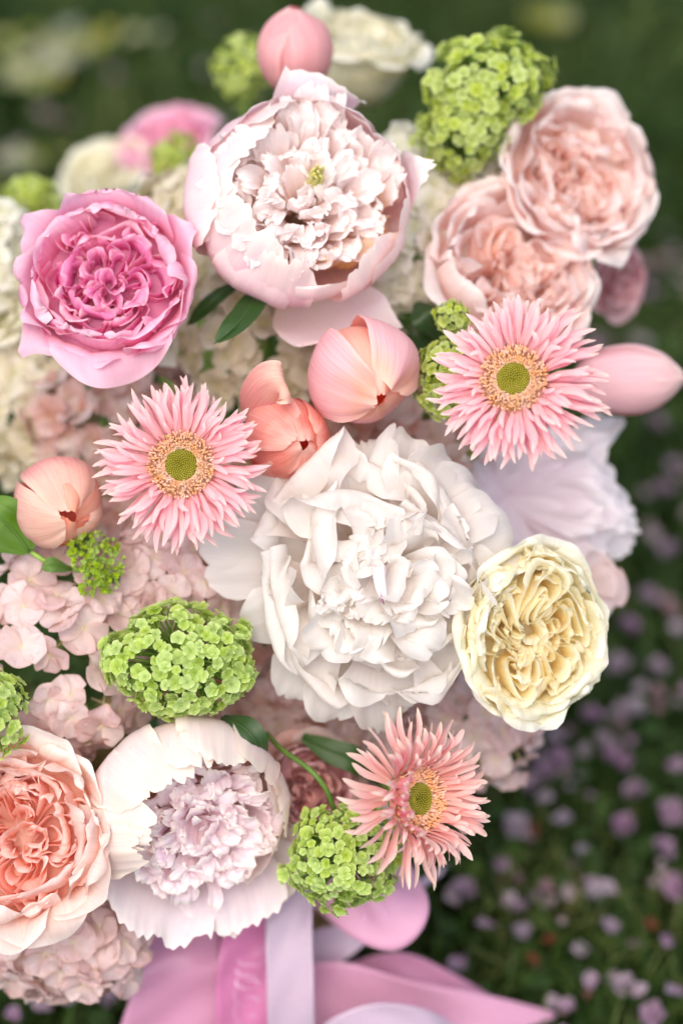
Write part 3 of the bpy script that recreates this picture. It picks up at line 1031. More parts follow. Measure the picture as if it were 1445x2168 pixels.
# ================================================================== FLOWERS
# --- big blush peony at the top
sh = lambda *a, **k: (a[0], a[1], dict(lat=a[2], **k))
peony_bowl('large blush pink bowl shaped peony with jagged petal rims, topmost of the peonies', 650, 392, .012, 238,
           (.16, .22, 1), (M['peonyA'], M['peonyAfr'], M['peonyAgold']), seed=5,
           petals=[(172, .55, 1.20, .58, 1.02, 0), (142, .50, 1.34, .55, 1.0, 0), (205, .52, 1.24, .46, 1.01, 0), (232, .50, 1.22, .36, 1.0, 0),
                   (255, .60, 1.16, .36, .99, 0), (112, .68, 1.30, .55, .97, 0), (72, .80, 1.22, .5, .98, 0), (35, .86, 1.18, .5, .98, 0),
                   (352, .86, 1.15, .42, .99, 0), (318, .74, 1.12, .42, 1.0, 0), (282, .86, .92, .40, .97, 0), (125, .86, 1.1, .6, .94, 0),
                   (180, .74, 1.08, .5, 1.04, 0), (12, 1.04, 1.16, .26, 1.04, 1), (330, .92, 1.1, .35, 1.03, 0), (240, .64, 1.04, .4, 1.03, 0)],
           extra=[sh([(.1, -.55, .05), (.25, -.85, .1), (.38, -1.05, .25), (.50, -1.20, .45), (.42, -1.22, .60)],
                     [.2, .5, .60, .50, .36], (1, .12, .1), curv=[1, 1, 1.2, 2, 2], nu=36, nv=16, jag=.08, jagn=12, ruf=.05, rufn=4,
                     wob=.06, tipc=.15),
                  sh([(.0, .5, .2), (.1, .85, .6), (.2, 1.0, .9), (.27, 1.14, .98)], [.2, .38, .44, .38], (1, .1, 0),
                     curv=[1, 1, 1.2, 3], nu=36, nv=14, jag=.14, jagn=12, ruf=.05, tipc=.2)]
                 + [sh([(.1, -.2, .3), (.10 + .09 * k, -.50, .42), (.06 + .12 * k, -.62 + .03 * k, .72), (.04 + .14 * k, -.58 + .05 * k, .98 - .05 * (k % 2))],
                       [.08, .13, .15, .12], (1, .25, .2 - .1 * k), curv=[.3, .3, .4, .6], nu=16, nv=12, jag=.1, ruf=.15, wob=.15, tipc=.2,
                       mat=M['peonyAgold']) for k in range(5)]
                 + [sh([(.3, -.1, .3), (.62, -.30 + .1 * k, .45), (.72, -.34 + .12 * k, .72), (.70, -.36 + .13 * k, .96)],
                       [.1, .14, .16, .14], (.4, .9, .1), curv=[-.4, -.4, -.5, -.6], nu=16, nv=12, jag=.1, ruf=.15, tipc=.2,
                       mat=M['peonyAgold']) for k in range(4)],
           fringe=145, fr_r=.76, frdome=.08, fr_h=.98, fr_off=(-.03, .08))

pa = [o for o in COL.objects if o.name == 'peony'][0]
parts = []
rc = random.Random(3)
for k in range(7):
    a_ = k * .9
    x_, y_ = .05 * math.cos(a_) * (k > 0) + .10, .05 * math.sin(a_) * (k > 0) + .13
    parts.append(tube([(x_ * .8, y_ * .8, .7), (x_, y_, 1.0), (x_ * 1.1, y_ * 1.1, 1.10), (x_ * 1.1 + rc.uniform(-.03, .03), y_ * 1.1, 1.15)],
                      [.03, .03, .018, .012], 7))
V, F = join(parts)
obj('carpel', mesh_from('carpel', np.array(V) * S(.012) * 238, F, M['carpel']), pa)

# --- lower ivory and blush peony
peony_bowl('ivory and blush bowl shaped peony with ruffled lilac heart, above the ribbons', 418, 1750, .0, 212,
           (.26, -.22, 1), (M['peonyH'], M['peonyHfr'], M['peonyHpink']), seed=12,
           petals=[(112, .50, 1.36, .50, 1.0, 0), (72, .66, 1.34, .46, 1.02, 0), (38, .78, 1.30, .46, 1.0, 0), (5, .82, 1.26, .42, 1.03, 0), (92, .60, 1.40, .40, .96, 0),
                   (160, .40, 1.26, .44, 1.06, 0), (192, .46, 1.22, .42, 1.12, 0), (176, .34, 1.30, .36, .98, 0), (20, .74, 1.34, .34, .95, 0), (330, .86, 1.05, .42, .98, 0), (140, .60, 1.2, .5, 1.02, 0)],
           extra=[sh([(0, -.2, .1), (-.15, -.7, .25), (-.34, -1.06, .62), (-.46, -1.36, .86)], [.2, .5, .60, .56], (1, -.35, 0),
                     curv=[1, 1.2, 2.4, 6], nu=64, nv=16, jag=.13, jagn=22, ruf=.07, wob=.06, tipc=.16, mat=M['peonyHlow']),
                  sh([(0, -.2, .1), (.3, -.6, .25), (.42, -1.02, .60), (.44, -1.40, .80)], [.2, .5, .60, .54], (1, .35, 0),
                     curv=[1, 1.2, 2.4, 6], nu=64, nv=16, jag=.14, jagn=22, ruf=.07, wob=.06, tipc=.22, mat=M['peonyHlow']),
                  sh([(0, -.2, .0), (.5, -.5, .1), (.85, -.80, .42), (1.12, -1.04, .70)], [.2, .5, .55, .42], (.65, .7, 0),
                     curv=[1, 1.2, 2.0, 5], nu=40, nv=16, jag=.08, jagn=14, ruf=.05, wob=.05, tipc=.22),
                  sh([(0, -.2, .0), (.2, -.6, .1), (.36, -1.05, .42), (.46, -1.48, .58)], [.2, .4, .45, .36], (1, .25, 0),
                     curv=[1, 1.2, 2.0, 5], nu=36, nv=14, jag=.08, jagn=14, ruf=.05, wob=.05, tipc=.22)],
           fringe=140, fr_r=.70, frdome=.12, fr_h=.84, fr_off=(.10, -.12), face=1.1)

# --- roses
rose('hot pink ruffled garden rose with magenta heart, left of the large blush peony', 222, 585, .015, 190, (-.06, .22, 1),
     (M['roseBo'], M['roseBm'], M['roseBi']), seed=21, sect=6, mid=6, inner_r=.74, wav=.08, layers=4, heart_h=.88, filler=18, warp=.09,
     guards=[(143, 1.22, .40, .86, .24), (100, 1.04, .50, 1.0, .10), (62, 1.02, .45, 1.02, .12), (28, 1.14, .38, .98, .22), (348, 1.04, .50, .86, .0),
             (318, 1.06, .45, .84, .05), (275, 1.24, .74, .72, .0), (222, 1.28, .38, .80, .24), (190, 1.0, .55, .88, .0), (250, 1.04, .5, .8, 0)])
rose('peach garden rose with open coral heart, cut by the left edge of the photo', 28, 1768, .0, 205, (-.12, .12, 1),
     (M['roseIo'], M['roseIm'], M['roseIi']), seed=33, sect=5, mid=6, inner_r=.78, wav=.09, layers=4, heart_h=.86, filler=14, warp=.10,
     guards=[(5, 1.04, .5, .82, 0), (45, 1.08, .45, .92, .05), (75, 1.16, .55, .86, 0), (112, 1.1, .5, .86, 0), (325, 1.16, .46, .80, .05), (292, 1.24, .55, .76, 0),
             (262, 1.26, .5, .74, .03), (230, 1.2, .5, .76, 0), (180, 1.1, .6, .8, 0), (345, 1.02, .4, .95, .04)])
rose('cream rose packed with pale yellow inner petals, beside the white peony', 1132, 1342, .012, 174, (.34, -.06, 1),
     (M['roseGo'], M['roseGm'], M['roseGi']), seed=44, sect=5, outer=8, mid=8, inner_r=.80, flare=.02, wav=.06, squash=1.14, layers=4,
     curl=.9, heart_h=.92, dome=.12, extra_mid=0, filler=34, warp=.085)
rose('pale blush rose with apricot centre, highest rose on the right', 1228, 366, .09, 178, (.42, .26, 1),
     (M['roseWo'], M['roseWm'], M['roseWi']), seed=51, sect=5, mid=6, inner_r=.70, wav=.07, layers=5, hi=False, squash=1.06,
     guards=[(70, 1.10, .42, .98, .1), (100, 1.02, .4, .95, .05), (20, 1.0, .5, .95, 0), (335, 1.08, .5, .86, 0), (300, 1.16, .4, .82, .08), (255, 1.04, .5, .82, 0),
             (215, 1.05, .5, .85, 0), (170, 1.04, .5, .88, 0), (140, 1.06, .4, .9, .08)])
rose('pale blush rose with apricot centre, partly hidden behind the right hand pink gerbera', 1088, 562, .07, 190, (.38, .36, 1),
     (M['roseWo'], M['roseWm'], M['roseWi']), seed=57, sect=4, mid=6, inner_r=.66, wav=.07, layers=5, hi=False,
     guards=[(120, 1.1, .5, .92, .06), (150, 1.0, .5, .85, 0), (60, .98, .5, .95, 0), (20, 1.0, .5, .92, 0), (340, 1.08, .5, .85, 0), (310, 1.2, .5, .78, .03),
             (200, 1.1, .5, .80, 0), (240, 1.1, .5, .8, 0), (275, 1.1, .5, .8, 0)])
rose('blurred dusty pink rose peeping out below the highest blush rose', 1312, 600, .14, 74, (.8, -.3, 1),
     (M['dusty'], M['dusty'], M['dusty']), seed=58, sect=3, outer=5, mid=4, layers=3, hi=False)
rose('ivory rose at the very top of the bouquet', 762, 70, .17, 132, (.25, .95, .55),
     (M['creamS'], M['creamS'], M['creamS']), seed=61, sect=4, outer=7, mid=6, inner_r=.6, flare=.18, layers=4, hi=False, depth=1.35)
rose('blurred rose pink rose behind the hot pink rose', 352, 290, .27, 100, (-.3, .8, .8),
     (M['roseBo'], M['roseBo'], M['roseBm']), seed=63, sect=4, outer=6, mid=5, layers=3, hi=False, flare=.3)
rose('blurred ivory rose at the back, left of the rose pink rose', 215, 355, .27, 92, (-.4, .7, .8),
     (M['creamS'], M['creamS'], M['creamS']), seed=65, sect=4, outer=6, mid=5, layers=3, hi=False)
rose('dusty pink rose tucked between the lowest peony and the lowest gerbera', 655, 1665, .05, 112, (.2, .2, 1),
     (M['hydD'], M['dusty'], M['dustyin']), seed=67, sect=4, outer=6, mid=6, layers=4, hi=False)
rose('white rose cut by the left edge, below the hot pink rose', -20, 640, .12, 90, (-.2, .2, 1),
     (M['creamS'], M['creamS'], M['creamS']), seed=69, sect=4, outer=6, mid=5, layers=3, hi=False)

# --- white peony
R = np.random.RandomState(91)
rootF, sF = new_flower('peony', 'large fully open white peony with loose ruffled petals in the middle of the bouquet', 'peony', 790, 1205,
                       .0, (.0, .0, 1), 0, 150)
# broad loose outer petals: (theta deg, tip radius, tip height, half width)
for (th, rt, zt, w) in [(100, 300, 40, 105), (76, 318, 50, 70), (55, 300, 50, 100), (35, 300, 40, 100), (12, 325, 55, 105), (350, 285, 70, 95), (330, 250, 60, 90),
                        (308, 245, 40, 70), (287, 330, 20, 66), (272, 372, 5, 72), (256, 355, 15, 66), (240, 350, 0, 74), (222, 262, 40, 70), (202, 330, 40, 62),
                        (186, 385, 5, 58), (168, 385, 10, 62), (152, 350, 20, 80), (132, 310, 40, 95), (115, 285, 60, 80)]:
    a = math.radians(th + R.uniform(-4, 4))
    c, s_ = math.cos(a), math.sin(a)
    rt *= R.uniform(.96, 1.03)
    dr = R.uniform(-22, 10)
    prof = [(12, 0), (rt * .35, zt * .4 + 8), (rt * .66, zt * .95 + 16), (rt * .88, zt + 10), (rt, zt + dr)]
    V, F, UV = sheet(R, [(p * c, p * s_, z) for p, z in prof], [20, w * .6, w * .95, w * 1.02, w * .72], (-s_, c, R.uniform(-.35, .35)),
                     curv=[90, 130, R.choice([150, 220, -260]), 240, 400], tipc=.30, tipp=2.0, jag=.07, jagn=10, ruf=.10, rufn=2.4, wob=.08,
                     nu=36, nv=20, nicks=.12)
    put(rootF, V, F, UV, M['white'], sF)
# inner petals: hoods that fold over the heart at the upper left, loose lips that fall open at the lower right
for li, (r1, n, zz) in enumerate([(240, 7, 84), (200, 7, 112), (158, 6, 136)]):
    ofs = R.rand() * 6.28
    for k in range(n):
        th = ofs + 6.2832 * k / n + R.uniform(-.35, .35)
        I = .5 + .5 * math.cos(th - math.radians(128))
        c, s_ = math.cos(th), math.sin(th)
        fx = th + R.uniform(-.5, .5)
        c2, s2 = math.cos(fx), math.sin(fx)
        r = r1 * R.uniform(.85, 1.1)
        z = zz + 34 * I + R.uniform(-16, 16)
        inn = -I * R.uniform(.25, .75) * min(r, 120) + (1 - I) * R.uniform(.05, .45) * 80
        cx, cyy = 22 * (1 - r1 / 240), -30 * (1 - r1 / 240)
        w = (50 + r * .42) * R.uniform(.8, 1.2)
        bx, by = cx + c * r, cyy + s_ * r
        ctrl = [(cx * .5 + c * r * .15, cyy * .5 + s_ * r * .15, 6), (cx + c * r * .72, cyy + s_ * r * .72, z * .40), (bx, by, z * .78),
                (bx + c2 * inn * .35, by + s2 * inn * .35, z * .98), (bx + c2 * inn, by + s2 * inn, z + (8 if I > .5 else -14) * R.rand())]
        V, F, UV = sheet(R, ctrl, [12, w * .6, w * .95, w * 1.08, w * .78], (-s2, c2, R.uniform(-.4, .4)),
                         curv=[60, 80, 60 + r * .5, 90 + r * .4, R.choice([120, 220, -200])], tipc=.30, tipp=2.2, jag=.07, jagn=9, ruf=.10, rufn=2.4,
                         wob=.075, nu=36, nv=20, nicks=.14)
        put(rootF, V, F, UV, M['white'], sF)
# full ruffled dome in the middle
for j in range(34):
    q = (j + .5) / 34
    r = 138 * math.sqrt(q) * R.uniform(.85, 1.1)
    th = j * 2.39996 + R.uniform(-.35, .35)
    fx = th + R.uniform(-.7, .7)
    if math.cos(th - math.radians(128)) > .35 and q > .3:
        fx = math.radians(R.uniform(-110, 10))          # upper left petals fold over the heart
    c, s_ = math.cos(th), math.sin(th)
    c2, s2 = math.cos(fx), math.sin(fx)
    cx, cyy = 18, -28
    z = 190 - 44 * q + R.uniform(-9, 9)
    o = R.uniform(26, 84) * (.7 + .4 * q)
    w = R.uniform(36, 76) * (.75 + .45 * q)
    bx, by = cx + c * r, cyy + s_ * r
    b = max(0, r - 40)
    ctrl = [(cx + c * b * .3, cyy + s_ * b * .3, 30), (cx + c * b, cyy + s_ * b, z - 75), (bx, by, z - 24), (bx + c2 * o * .5, by + s2 * o * .5, z),
            (bx + c2 * o, by + s2 * o, z - o * .12)]
    V, F, UV = sheet(R, ctrl, [10, w * .6, w * .9, w * 1.05, w * .8], (-s2, c2, R.uniform(-.35, .35)),
                     curv=[60, 60, R.choice([60, 90, -120]), 75, 130], tipc=.28, tipp=2.2, jag=.07, jagn=9, ruf=.08, rufn=2.6, wob=.075, nu=32, nv=18,
                     nicks=.16)
    put(rootF, V, F, UV, M['white'], sF)
M['whiteflake'] = petal_mat('white_peony_flecked_petal', [(0, '#f2e4e8'), (.8, '#f6eff6'), (1, '#f9f7fa')], tr=.3, streak=.05)
V, F, UV = sheet(R, [(-6, 50, 60), (-2, 30, 140), (4, 0, 182), (8, -34, 190), (12, -66, 176)], [6, 16, 24, 18, 2], (1, .1, .5),
                 curv=[16, 18, 18, 16, 16], nu=14, nv=14, tipc=.05, wob=.05)
put(rootF, V * (.8, .8, 1) + (12, -14, 22), F, UV, M['whiteflake'], sF)
M['magenta'] = petal_mat('magenta_fleck', [(0, '#d8a8cc'), (.6, '#a03c8c'), (1, '#7c1c68')], tr=.2)
V, F, UV = sheet(R, [(-10, 20, 172), (-6, -8, 186), (2, -36, 192), (6, -52, 187)], [1, 1.6, 3.2, .8], (1, .3, .3), curv=[30, 30, 30, 30],
                 nu=4, nv=10, tipc=.05)
put(rootF, (V - (0, -10, 185)) * (.5, .5, 1) + (18, -52, 214), F, UV, M['magenta'], sF)
# a small cluster of crumpled petaloids
for j in range(16):
    a = R.rand() * 6.28
    rr = 38 * math.sqrt(R.rand())
    c, s_ = math.cos(a), math.sin(a)
    x, y = -75 + rr * c, -62 + rr * s_
    ctrl = [(x * .6, y * .6, 60), (x, y, 130), (x + c * 8, y + s_ * 8, 168), (x + c * 24, y + s_ * 24, 176)]
    V, F, UV = sheet(R, ctrl, [5, 11, 17, 15], (-s_, c, R.uniform(-.5, .5)), curv=[14, 14, 16, 24], jag=.2, jagn=5, ruf=.25, wob=.2, nu=12,
                     nv=8)
    put(rootF, V, F, UV, M['white'], sF)
add_stem(rootF, 20 * sF)

# --- gerberas
gerbera('pink gerbera facing the camera on the left, beside the coral tulip', 384, 985, -.012, 192, (.02, .05, 1),
        (M['gerb'], M['gdisc'], M['gring'], M['ghair']), seed=3)
gerbera('pink gerbera on the right, in front of the lower blush rose', 1088, 805, -.020, 200, (-.22, .22, 1),
        (M['gerb'], M['gdisc'], M['gring'], M['ghair']), seed=4, roll=.3, short_side=(-30, .10))
gerbera('lowest gerbera, salmon pink with petals curling over its disc', 878, 1692, -.005, 198,
        (.82, .12, 1), (M['gerbE'], M['gdisc'], M['gring'], M['ghair']), seed=6, cup=.95)

# --- tulips and buds
bud('round blush pink tulip bud under the large blush peony', 766, 795, .02, 118, 122, (.35, -.50, .80), M['budAA'], seed=2,
    petals=[(165, 1.02, 1.03, 0, -.02), (40, 1.09, .99, 0, .03), (285, .95, .90, 0, .03), (90, .90, .98, 1, -.05), (220, .88, .93, 1, -.04),
            (330, .88, .92, 1, -.04)], inner=M['budAAin'])
bud('coral tulip with one petal curling back, right of the left hand gerbera', 608, 930, .02, 92, 95, (.45, -.15, .9), M['budAB'],
    seed=3, petals=[(140, 1.08, .97, 0, .02), (20, .98, 1.0, 0, .08), (265, 1.0, .84, 0, .05), (80, .94, 1.0, 1, -.05), (200, .92, .94, 1, -.04),
                    (330, .9, .96, 1, -.05)], inner=M['budAB'])
bud('peach tulip at the left edge above the young viburnum', 125, 1068, .025, 98, 98, (.45, -.35, .85), M['budAC'], seed=4,
    petals=[(195, 1.02, 1.0, 0, .02), (90, 1.07, .98, 0, -.01), (320, .98, .92, 0, .10), (50, .94, 1.0, 1, -.05), (250, .9, .95, 1, -.05),
            (0, .9, .92, 1, -.04)], inner=M['budAAin'])
bud('soft pink tulip bud at the top beside the ivory rose', 622, 108, .085, 82, 95, (.02, .90, .42), M['budT'], seed=5, open_=-.03)
bud('long mauve pink tulip pointing right below the right hand gerbera', 1328, 803, .085, 76, 124, (1, .02, .15), M['budZ'], seed=6,
    open_=-.05)
# curled back petal of the coral tulip
for o in list(COL.objects):
    if o.get('label', '').startswith('coral tulip'):
        R = np.random.RandomState(5)
        sc = S(.02)
        inv = o.rotation_quaternion.to_matrix().transposed()
        pts = [inv @ (P(*q) - o.location) for q in ((545, 960, .05), (520, 880, .02), (555, 822, .0), (600, 812, -.005), (612, 840, .01))]
        nrm = inv @ (-CF)
        V, F, UV = sheet(R, [tuple(p) for p in pts], [.004, .0085, .0115, .0100, .007], tuple(inv @ (CR * .5 - CU * .8 + CF * .2)), curv=[.012, .012, .011, .012],
                         nu=22, nv=16, tipc=.2, wob=.03)
        obj('petal', mesh_from('petal', V, F, M['budAC'], UV), o)

# --- viburnums
snowball('lime green viburnum ball with open florets, above the lowest peony', 385, 1398, .01, 155, 118, 95, 18, 360, M['vibJ'], seed=1,
         n_cam=(.0, .10, 1), holes=((-.15, .55, .16), (.25, .8, .16)), lump=.10, extent=-.45)
snowball('lime green viburnum partly under the lowest gerbera', 730, 1812, .018, 120, 108, 95, 15.5, 330, M['vibJ'], seed=2,
         n_cam=(-.1, -.05, 1), extent=-.4)
snowball('lime green viburnum cut by the left edge above the peach rose', -45, 1512, .0, 98, 98, 90, 18, 130, M['vibJ'], seed=3)
snowball('large lumpy green viburnum near the top right, beside the ivory rose', 1030, 182, .085, 122, 112, 100, 16, 290, M['vibN'], seed=4,
         n_cam=(.1, .5, 1), lump=.16)
snowball('green viburnum lobe under the large lumpy viburnum', 975, 285, .085, 98, 88, 90, 16, 170, M['vibN'], seed=5, n_cam=(-.1, .1, 1),
         lump=.14)
snowball('blurred green viburnum beside the soft pink tulip bud at the top', 512, 145, .17, 58, 74, 60, 12, 120, M['vibN'], seed=6)
snowball('blurred green viburnum between the rose pink rose and the large blush peony', 378, 345, .20, 58, 60, 60, 12, 110, M['vibN'],
         seed=7)
snowball('blurred green viburnum at the left edge above the hot pink rose', 68, 425, .17, 62, 48, 55, 12, 110, M['vibN'], seed=8)
snowball('green viburnum peeping out left of the right hand gerbera', 945, 800, .03, 66, 84, 60, 14, 150, M['vibN'], seed=9)
snowball('green viburnum scrap above the right hand gerbera', 958, 672, .03, 36, 34, 34, 12, 50, M['vibN'], seed=10)

# young, tight viburnum with its leaf and stem
R = np.random.RandomState(8)
sM = S(.012)
rotM = frame((.2, .2, 1))
locM = P(198, 1200, .03)
rM = thing('viburnum', 'small young viburnum head of tight green buds on a bent stem, below the peach tulip', 'viburnum', locM, rotM)
bm_parts = []
bud_ms = []
for i in range(3):
    V, F, UV = floret_mesh(R, M['vibM'], n=5, petal=.5, cup=1.2, nu=3, nv=3)
    bv, bf = bead_vf(.5, .0, 6)
    n0 = len(V)
    bud_ms.append(mesh_from('flower_bud', np.vstack([V, bv]) * 7.5 * sM, F.tolist() + [[n0 + a for a in q] for q in bf], M['vibM'],
                            np.vstack([UV, np.tile([.5, .9], (len(bv), 1))])))
clumps = [(-42, 30), (-22, 52), (5, 50), (32, 38), (44, 8), (38, -22), (12, -10), (-10, 18), (-30, -2), (-18, -48), (10, -52), (30, -40), (-5, -28), (18, 20)]
stk = []
for (cx, cyy) in clumps:
    r = math.hypot(cx, cyy)
    cz = 55 - r * .35
    stk.append(tube(np.array([(0, 0, 0), (cx * .3, cyy * .3, cz * .5), (cx * .95, cyy * .95, cz)]) * sM, [.0012, .0008, .0006], 5))
    for k in range(16):
        a, b = R.rand() * 6.28, math.acos(R.uniform(-.2, 1))
        v = Vector((math.sin(b) * math.cos(a), math.sin(b) * math.sin(a), math.cos(b)))
        p = Vector((cx, cyy, cz)) + v * 15 * R.uniform(.85, 1.1)
        o = obj('flower_bud', bud_ms[R.randint(3)], rM, p * sM)
        o.rotation_mode = 'QUATERNION'
        o.rotation_quaternion = dir_rot(v, a)
        g = R.uniform(.7, 1.15)
        o.scale = (g, g, g)
v, f = join(stk)
obj('stalk', mesh_from('stalk', v, f, M['stem']), rM)
inv = rotM.transposed()
pts = [inv @ (P(*q) - locM) for q in ((205, 1212, .032), (160, 1205, .03), (110, 1195, .025), (60, 1165, .025), (10, 1130, .04), (-60, 1150, .09))]
v, f = tube(curve_pts(pts, 24), .0013, 7)
obj('stem', mesh_from('stem', v, f, M['stem']), rM)
leaf('bright green toothed leaf at the left edge below the peach tulip', [P(62, 1168, .022), P(30, 1125, .018), P(-5, 1095, .015), P(-50, 1060, .02)],
     [.003, .012, .0135, .010, .002], -CF, M['leafY'], seed=3)
leaf('small bright green leaflet on the bent stem left of the young viburnum', [P(150, 1205, .026), P(125, 1198, .02), P(105, 1196, .018), P(88, 1205, .02)],
     [.001, .0035, .004, .001], -CF + CU * .5, M['leafY'], seed=4)
leaf('dark green leaf behind the young viburnum', [P(200, 1190, .036), P(235, 1225, .034), P(255, 1275, .036)],
     [.002, .0055, .001], -CF + CR * .5, M['leaf'], seed=5)

# --- peony leaves
leaf('dark green peony leaf hanging below the large blush peony', [P(560, 600, .045), P(535, 640, .03), P(498, 690, .022), P(452, 728, .02)],
     [.002, .0075, .007, .0005], -CF - CR * .6, M['leaf'], seed=6)
leaf('thin blurred green leaf right of the hot pink rose', [P(520, 590, .06), P(470, 620, .05), P(430, 655, .05), P(395, 690, .055)],
     [.001, .004, .004, .0005], -CF + CU * .8, M['leaf'], seed=7)
leaf('narrow dark leaf tip left of the large blush peony', [P(440, 455, .05), P(415, 470, .045), P(385, 485, .045)],
     [.0008, .002, .0003], -CF, M['leaf'], seed=8)
leaf('dark green leaf edge curving over the right shoulder of the lowest peony', [P(470, 1520, .02), P(515, 1540, .01), P(545, 1580, .01), P(555, 1640, .03)],
     [.002, .006, .0055, .001], -CF + CR * .3, M['leaf'], seed=9)
leaf('blurred green leaf behind the dusty pink rose', [P(640, 1560, .05), P(700, 1590, .045), P(760, 1615, .045), P(800, 1660, .06)],
     [.002, .006, .006, .001], -CF + CU * .3, M['leaf'], seed=10)
for i, (a_, b_, c_) in enumerate([((880, 640, .07), (900, 670, .06), (930, 720, .07)), ((840, 670, .08), (900, 690, .075), (960, 700, .08)),
                                  ]):
    leaf(['dark leaf sliver between the blush peony and the lower blush rose', 'dark green leaf above the round tulip bud',
          'dark green leaf left of the hot pink rose base'][i], [P(*a_), P(*b_), P(*c_)], [.002, .007, .001], -CF, M['leaf'], seed=20 + i)
# visible bent stem
pv = [P(565, 1555, .05), P(600, 1590, .03), P(655, 1630, .02), (P(690, 1672, .02)), P(712, 1730, .03)]
v, f = tube(curve_pts([tuple(p - pv[0]) for p in pv], 30), .0013, 8)
o = obj('flower_stem', mesh_from('flower_stem', v, f, M['darkstem']), None, pv[0])
o['label'] = 'bent green stem reaching over the dusty pink rose to the lower viburnum'
o['category'] = 'stem'
pv = [P(440, 1240, .05), P(432, 1262, .03), P(425, 1300, .03)]

# --- hydrangeas
hydrangea('blush hydrangea with large loose petals at the left edge', 100, 1390, .045, 215, 230, 110, 50, 46, M['hydP'], seed=1, n_cam=(-.1, 0, 1))
hydrangea('blush hydrangea behind the lime green viburnum ball', 370, 1215, .055, 160, 120, 90, 46, 34, M['hydP'], seed=2)
hydrangea('blush hydrangea below the peach rose at the bottom left', 130, 1985, .055, 180, 120, 100, 46, 52, M['hydP'], seed=3, n_cam=(0, -.3, 1))
hydrangea('blush hydrangea under the white peony', 700, 1500, .095, 190, 150, 100, 46, 46, M['hydP'], seed=4)
hydrangea('blush hydrangea peeping out below the cream rose', 1000, 1530, .10, 140, 125, 90, 46, 32, M['hydP'], seed=5)
hydrangea('white hydrangea right of the large blush peony', 850, 500, .10, 140, 200, 90, 42, 60, M['hydW'], seed=6)
hydrangea('cream hydrangea under the large blush peony', 560, 680, .095, 210, 175, 100, 44, 66, M['hydC'], seed=7)
hydrangea('cream hydrangea at the left edge below the hot pink rose', 55, 880, .13, 130, 140, 90, 44, 44, M['hydC'], seed=8)
hydrangea('dusty hydrangea in the shade left of the left hand gerbera', 260, 890, .11, 190, 130, 80, 42, 44, M['hydD'], seed=9)
hydrangea('dusty hydrangea deep behind the left hand gerbera', 420, 1120, .10, 210, 160, 80, 44, 48, M['hydD'], seed=10)
hydrangea('cream hydrangea left of the large blush peony', 400, 480, .13, 110, 110, 80, 40, 36, M['hydC'], seed=11)
hydrangea('dusty hydrangea behind the upper edge of the white peony', 800, 960, .09, 210, 160, 80, 44, 46, M['hydD'], seed=12)
hydrangea('dusty hydrangea deep below the white peony', 560, 1440, .10, 220, 190, 80, 46, 50, M['hydD'], seed=13)
hydrangea('blush hydrangea behind the lowest gerbera', 800, 1640, .10, 130, 110, 80, 42, 36, M['hydP'], seed=14)
hydrangea('white hydrangea at the left edge behind the pink rose', -10, 560, .13, 70, 120, 70, 38, 30, M['hydW'], seed=15)
hydrangea('white hydrangea behind the two blush roses', 960, 400, .11, 110, 110, 80, 40, 34, M['hydW'], seed=16)

# --- pale lilac peony at the right, seen from behind
R = np.random.RandomState(17)
rL, sL = new_flower('peony', 'blurred pale lilac peony behind the cream rose on the right', 'peony', 1095, 1050, .085, (.3, .0, 1), 0, 60)
for (th, rt, zt, w) in [(34, 300, 0, 46), (-12, 318, 0, 60), (-22, 300, 10, 60), (-8, 270, 30, 75), (-35, 260, 10, 70), (12, 235, 20, 75), (28, 262, 10, 52), (0, 225, 60, 85), (-22, 240, 70, 80),
                        (40, 200, 50, 80), (75, 150, 60, 90), (110, 150, 60, 90), (200, 120, 60, 90), (300, 190, 20, 90), (160, 150, 60, 90), (-50, 230, 40, 80),
                        (15, 180, 90, 80), (-12, 190, 100, 70), (250, 150, 60, 90)]:
    a = math.radians(th)
    c, s_ = math.cos(a), math.sin(a)
    rt *= 1.10
    prof = [(0, -4), (rt * .4, zt * .4), (rt * .75, zt * .9), (rt, zt)]
    V, F, UV = sheet(R, [(p * c, p * s_, z) for p, z in prof], [15, w * .7, w, w * .75], (-s_, c, 0), curv=[90, 120, 160, 300], tipc=.3,
                     jag=.14, jagn=9, ruf=.22, rufn=4, wob=.12, nu=28, nv=16)
    put(rL, V, F, UV, M['lilac'], sL)
add_stem(rL, 16 * sL)
R = np.random.RandomState(18)
rL, sL = new_flower('peony', 'blurred blush petals of a small peony right of the cream rose', 'peony', 1260, 1240, .075, (.6, .1, 1), 0, 40)
for (th, rt, zt, w) in [(0, 105, 20, 42), (60, 80, 20, 45), (-60, 80, 20, 45), (180, 80, 20, 45), (20, 60, 40, 40)]:
    a = math.radians(th)
    c, s_ = math.cos(a), math.sin(a)
    V, F, UV = sheet(R, [(p * c, p * s_, z) for p, z in [(8, 0), (rt * .4, zt * .4), (rt * .75, zt * .9), (rt, zt)]],
                     [12, w * .7, w, w * .75], (-s_, c, 0), curv=[90, 120, 160, 300], tipc=.3, wob=.08, nu=16, nv=10)
    put(rL, V, F, UV, M['hydP'], sL)
add_stem(rL, 14 * sL)
#@@REST

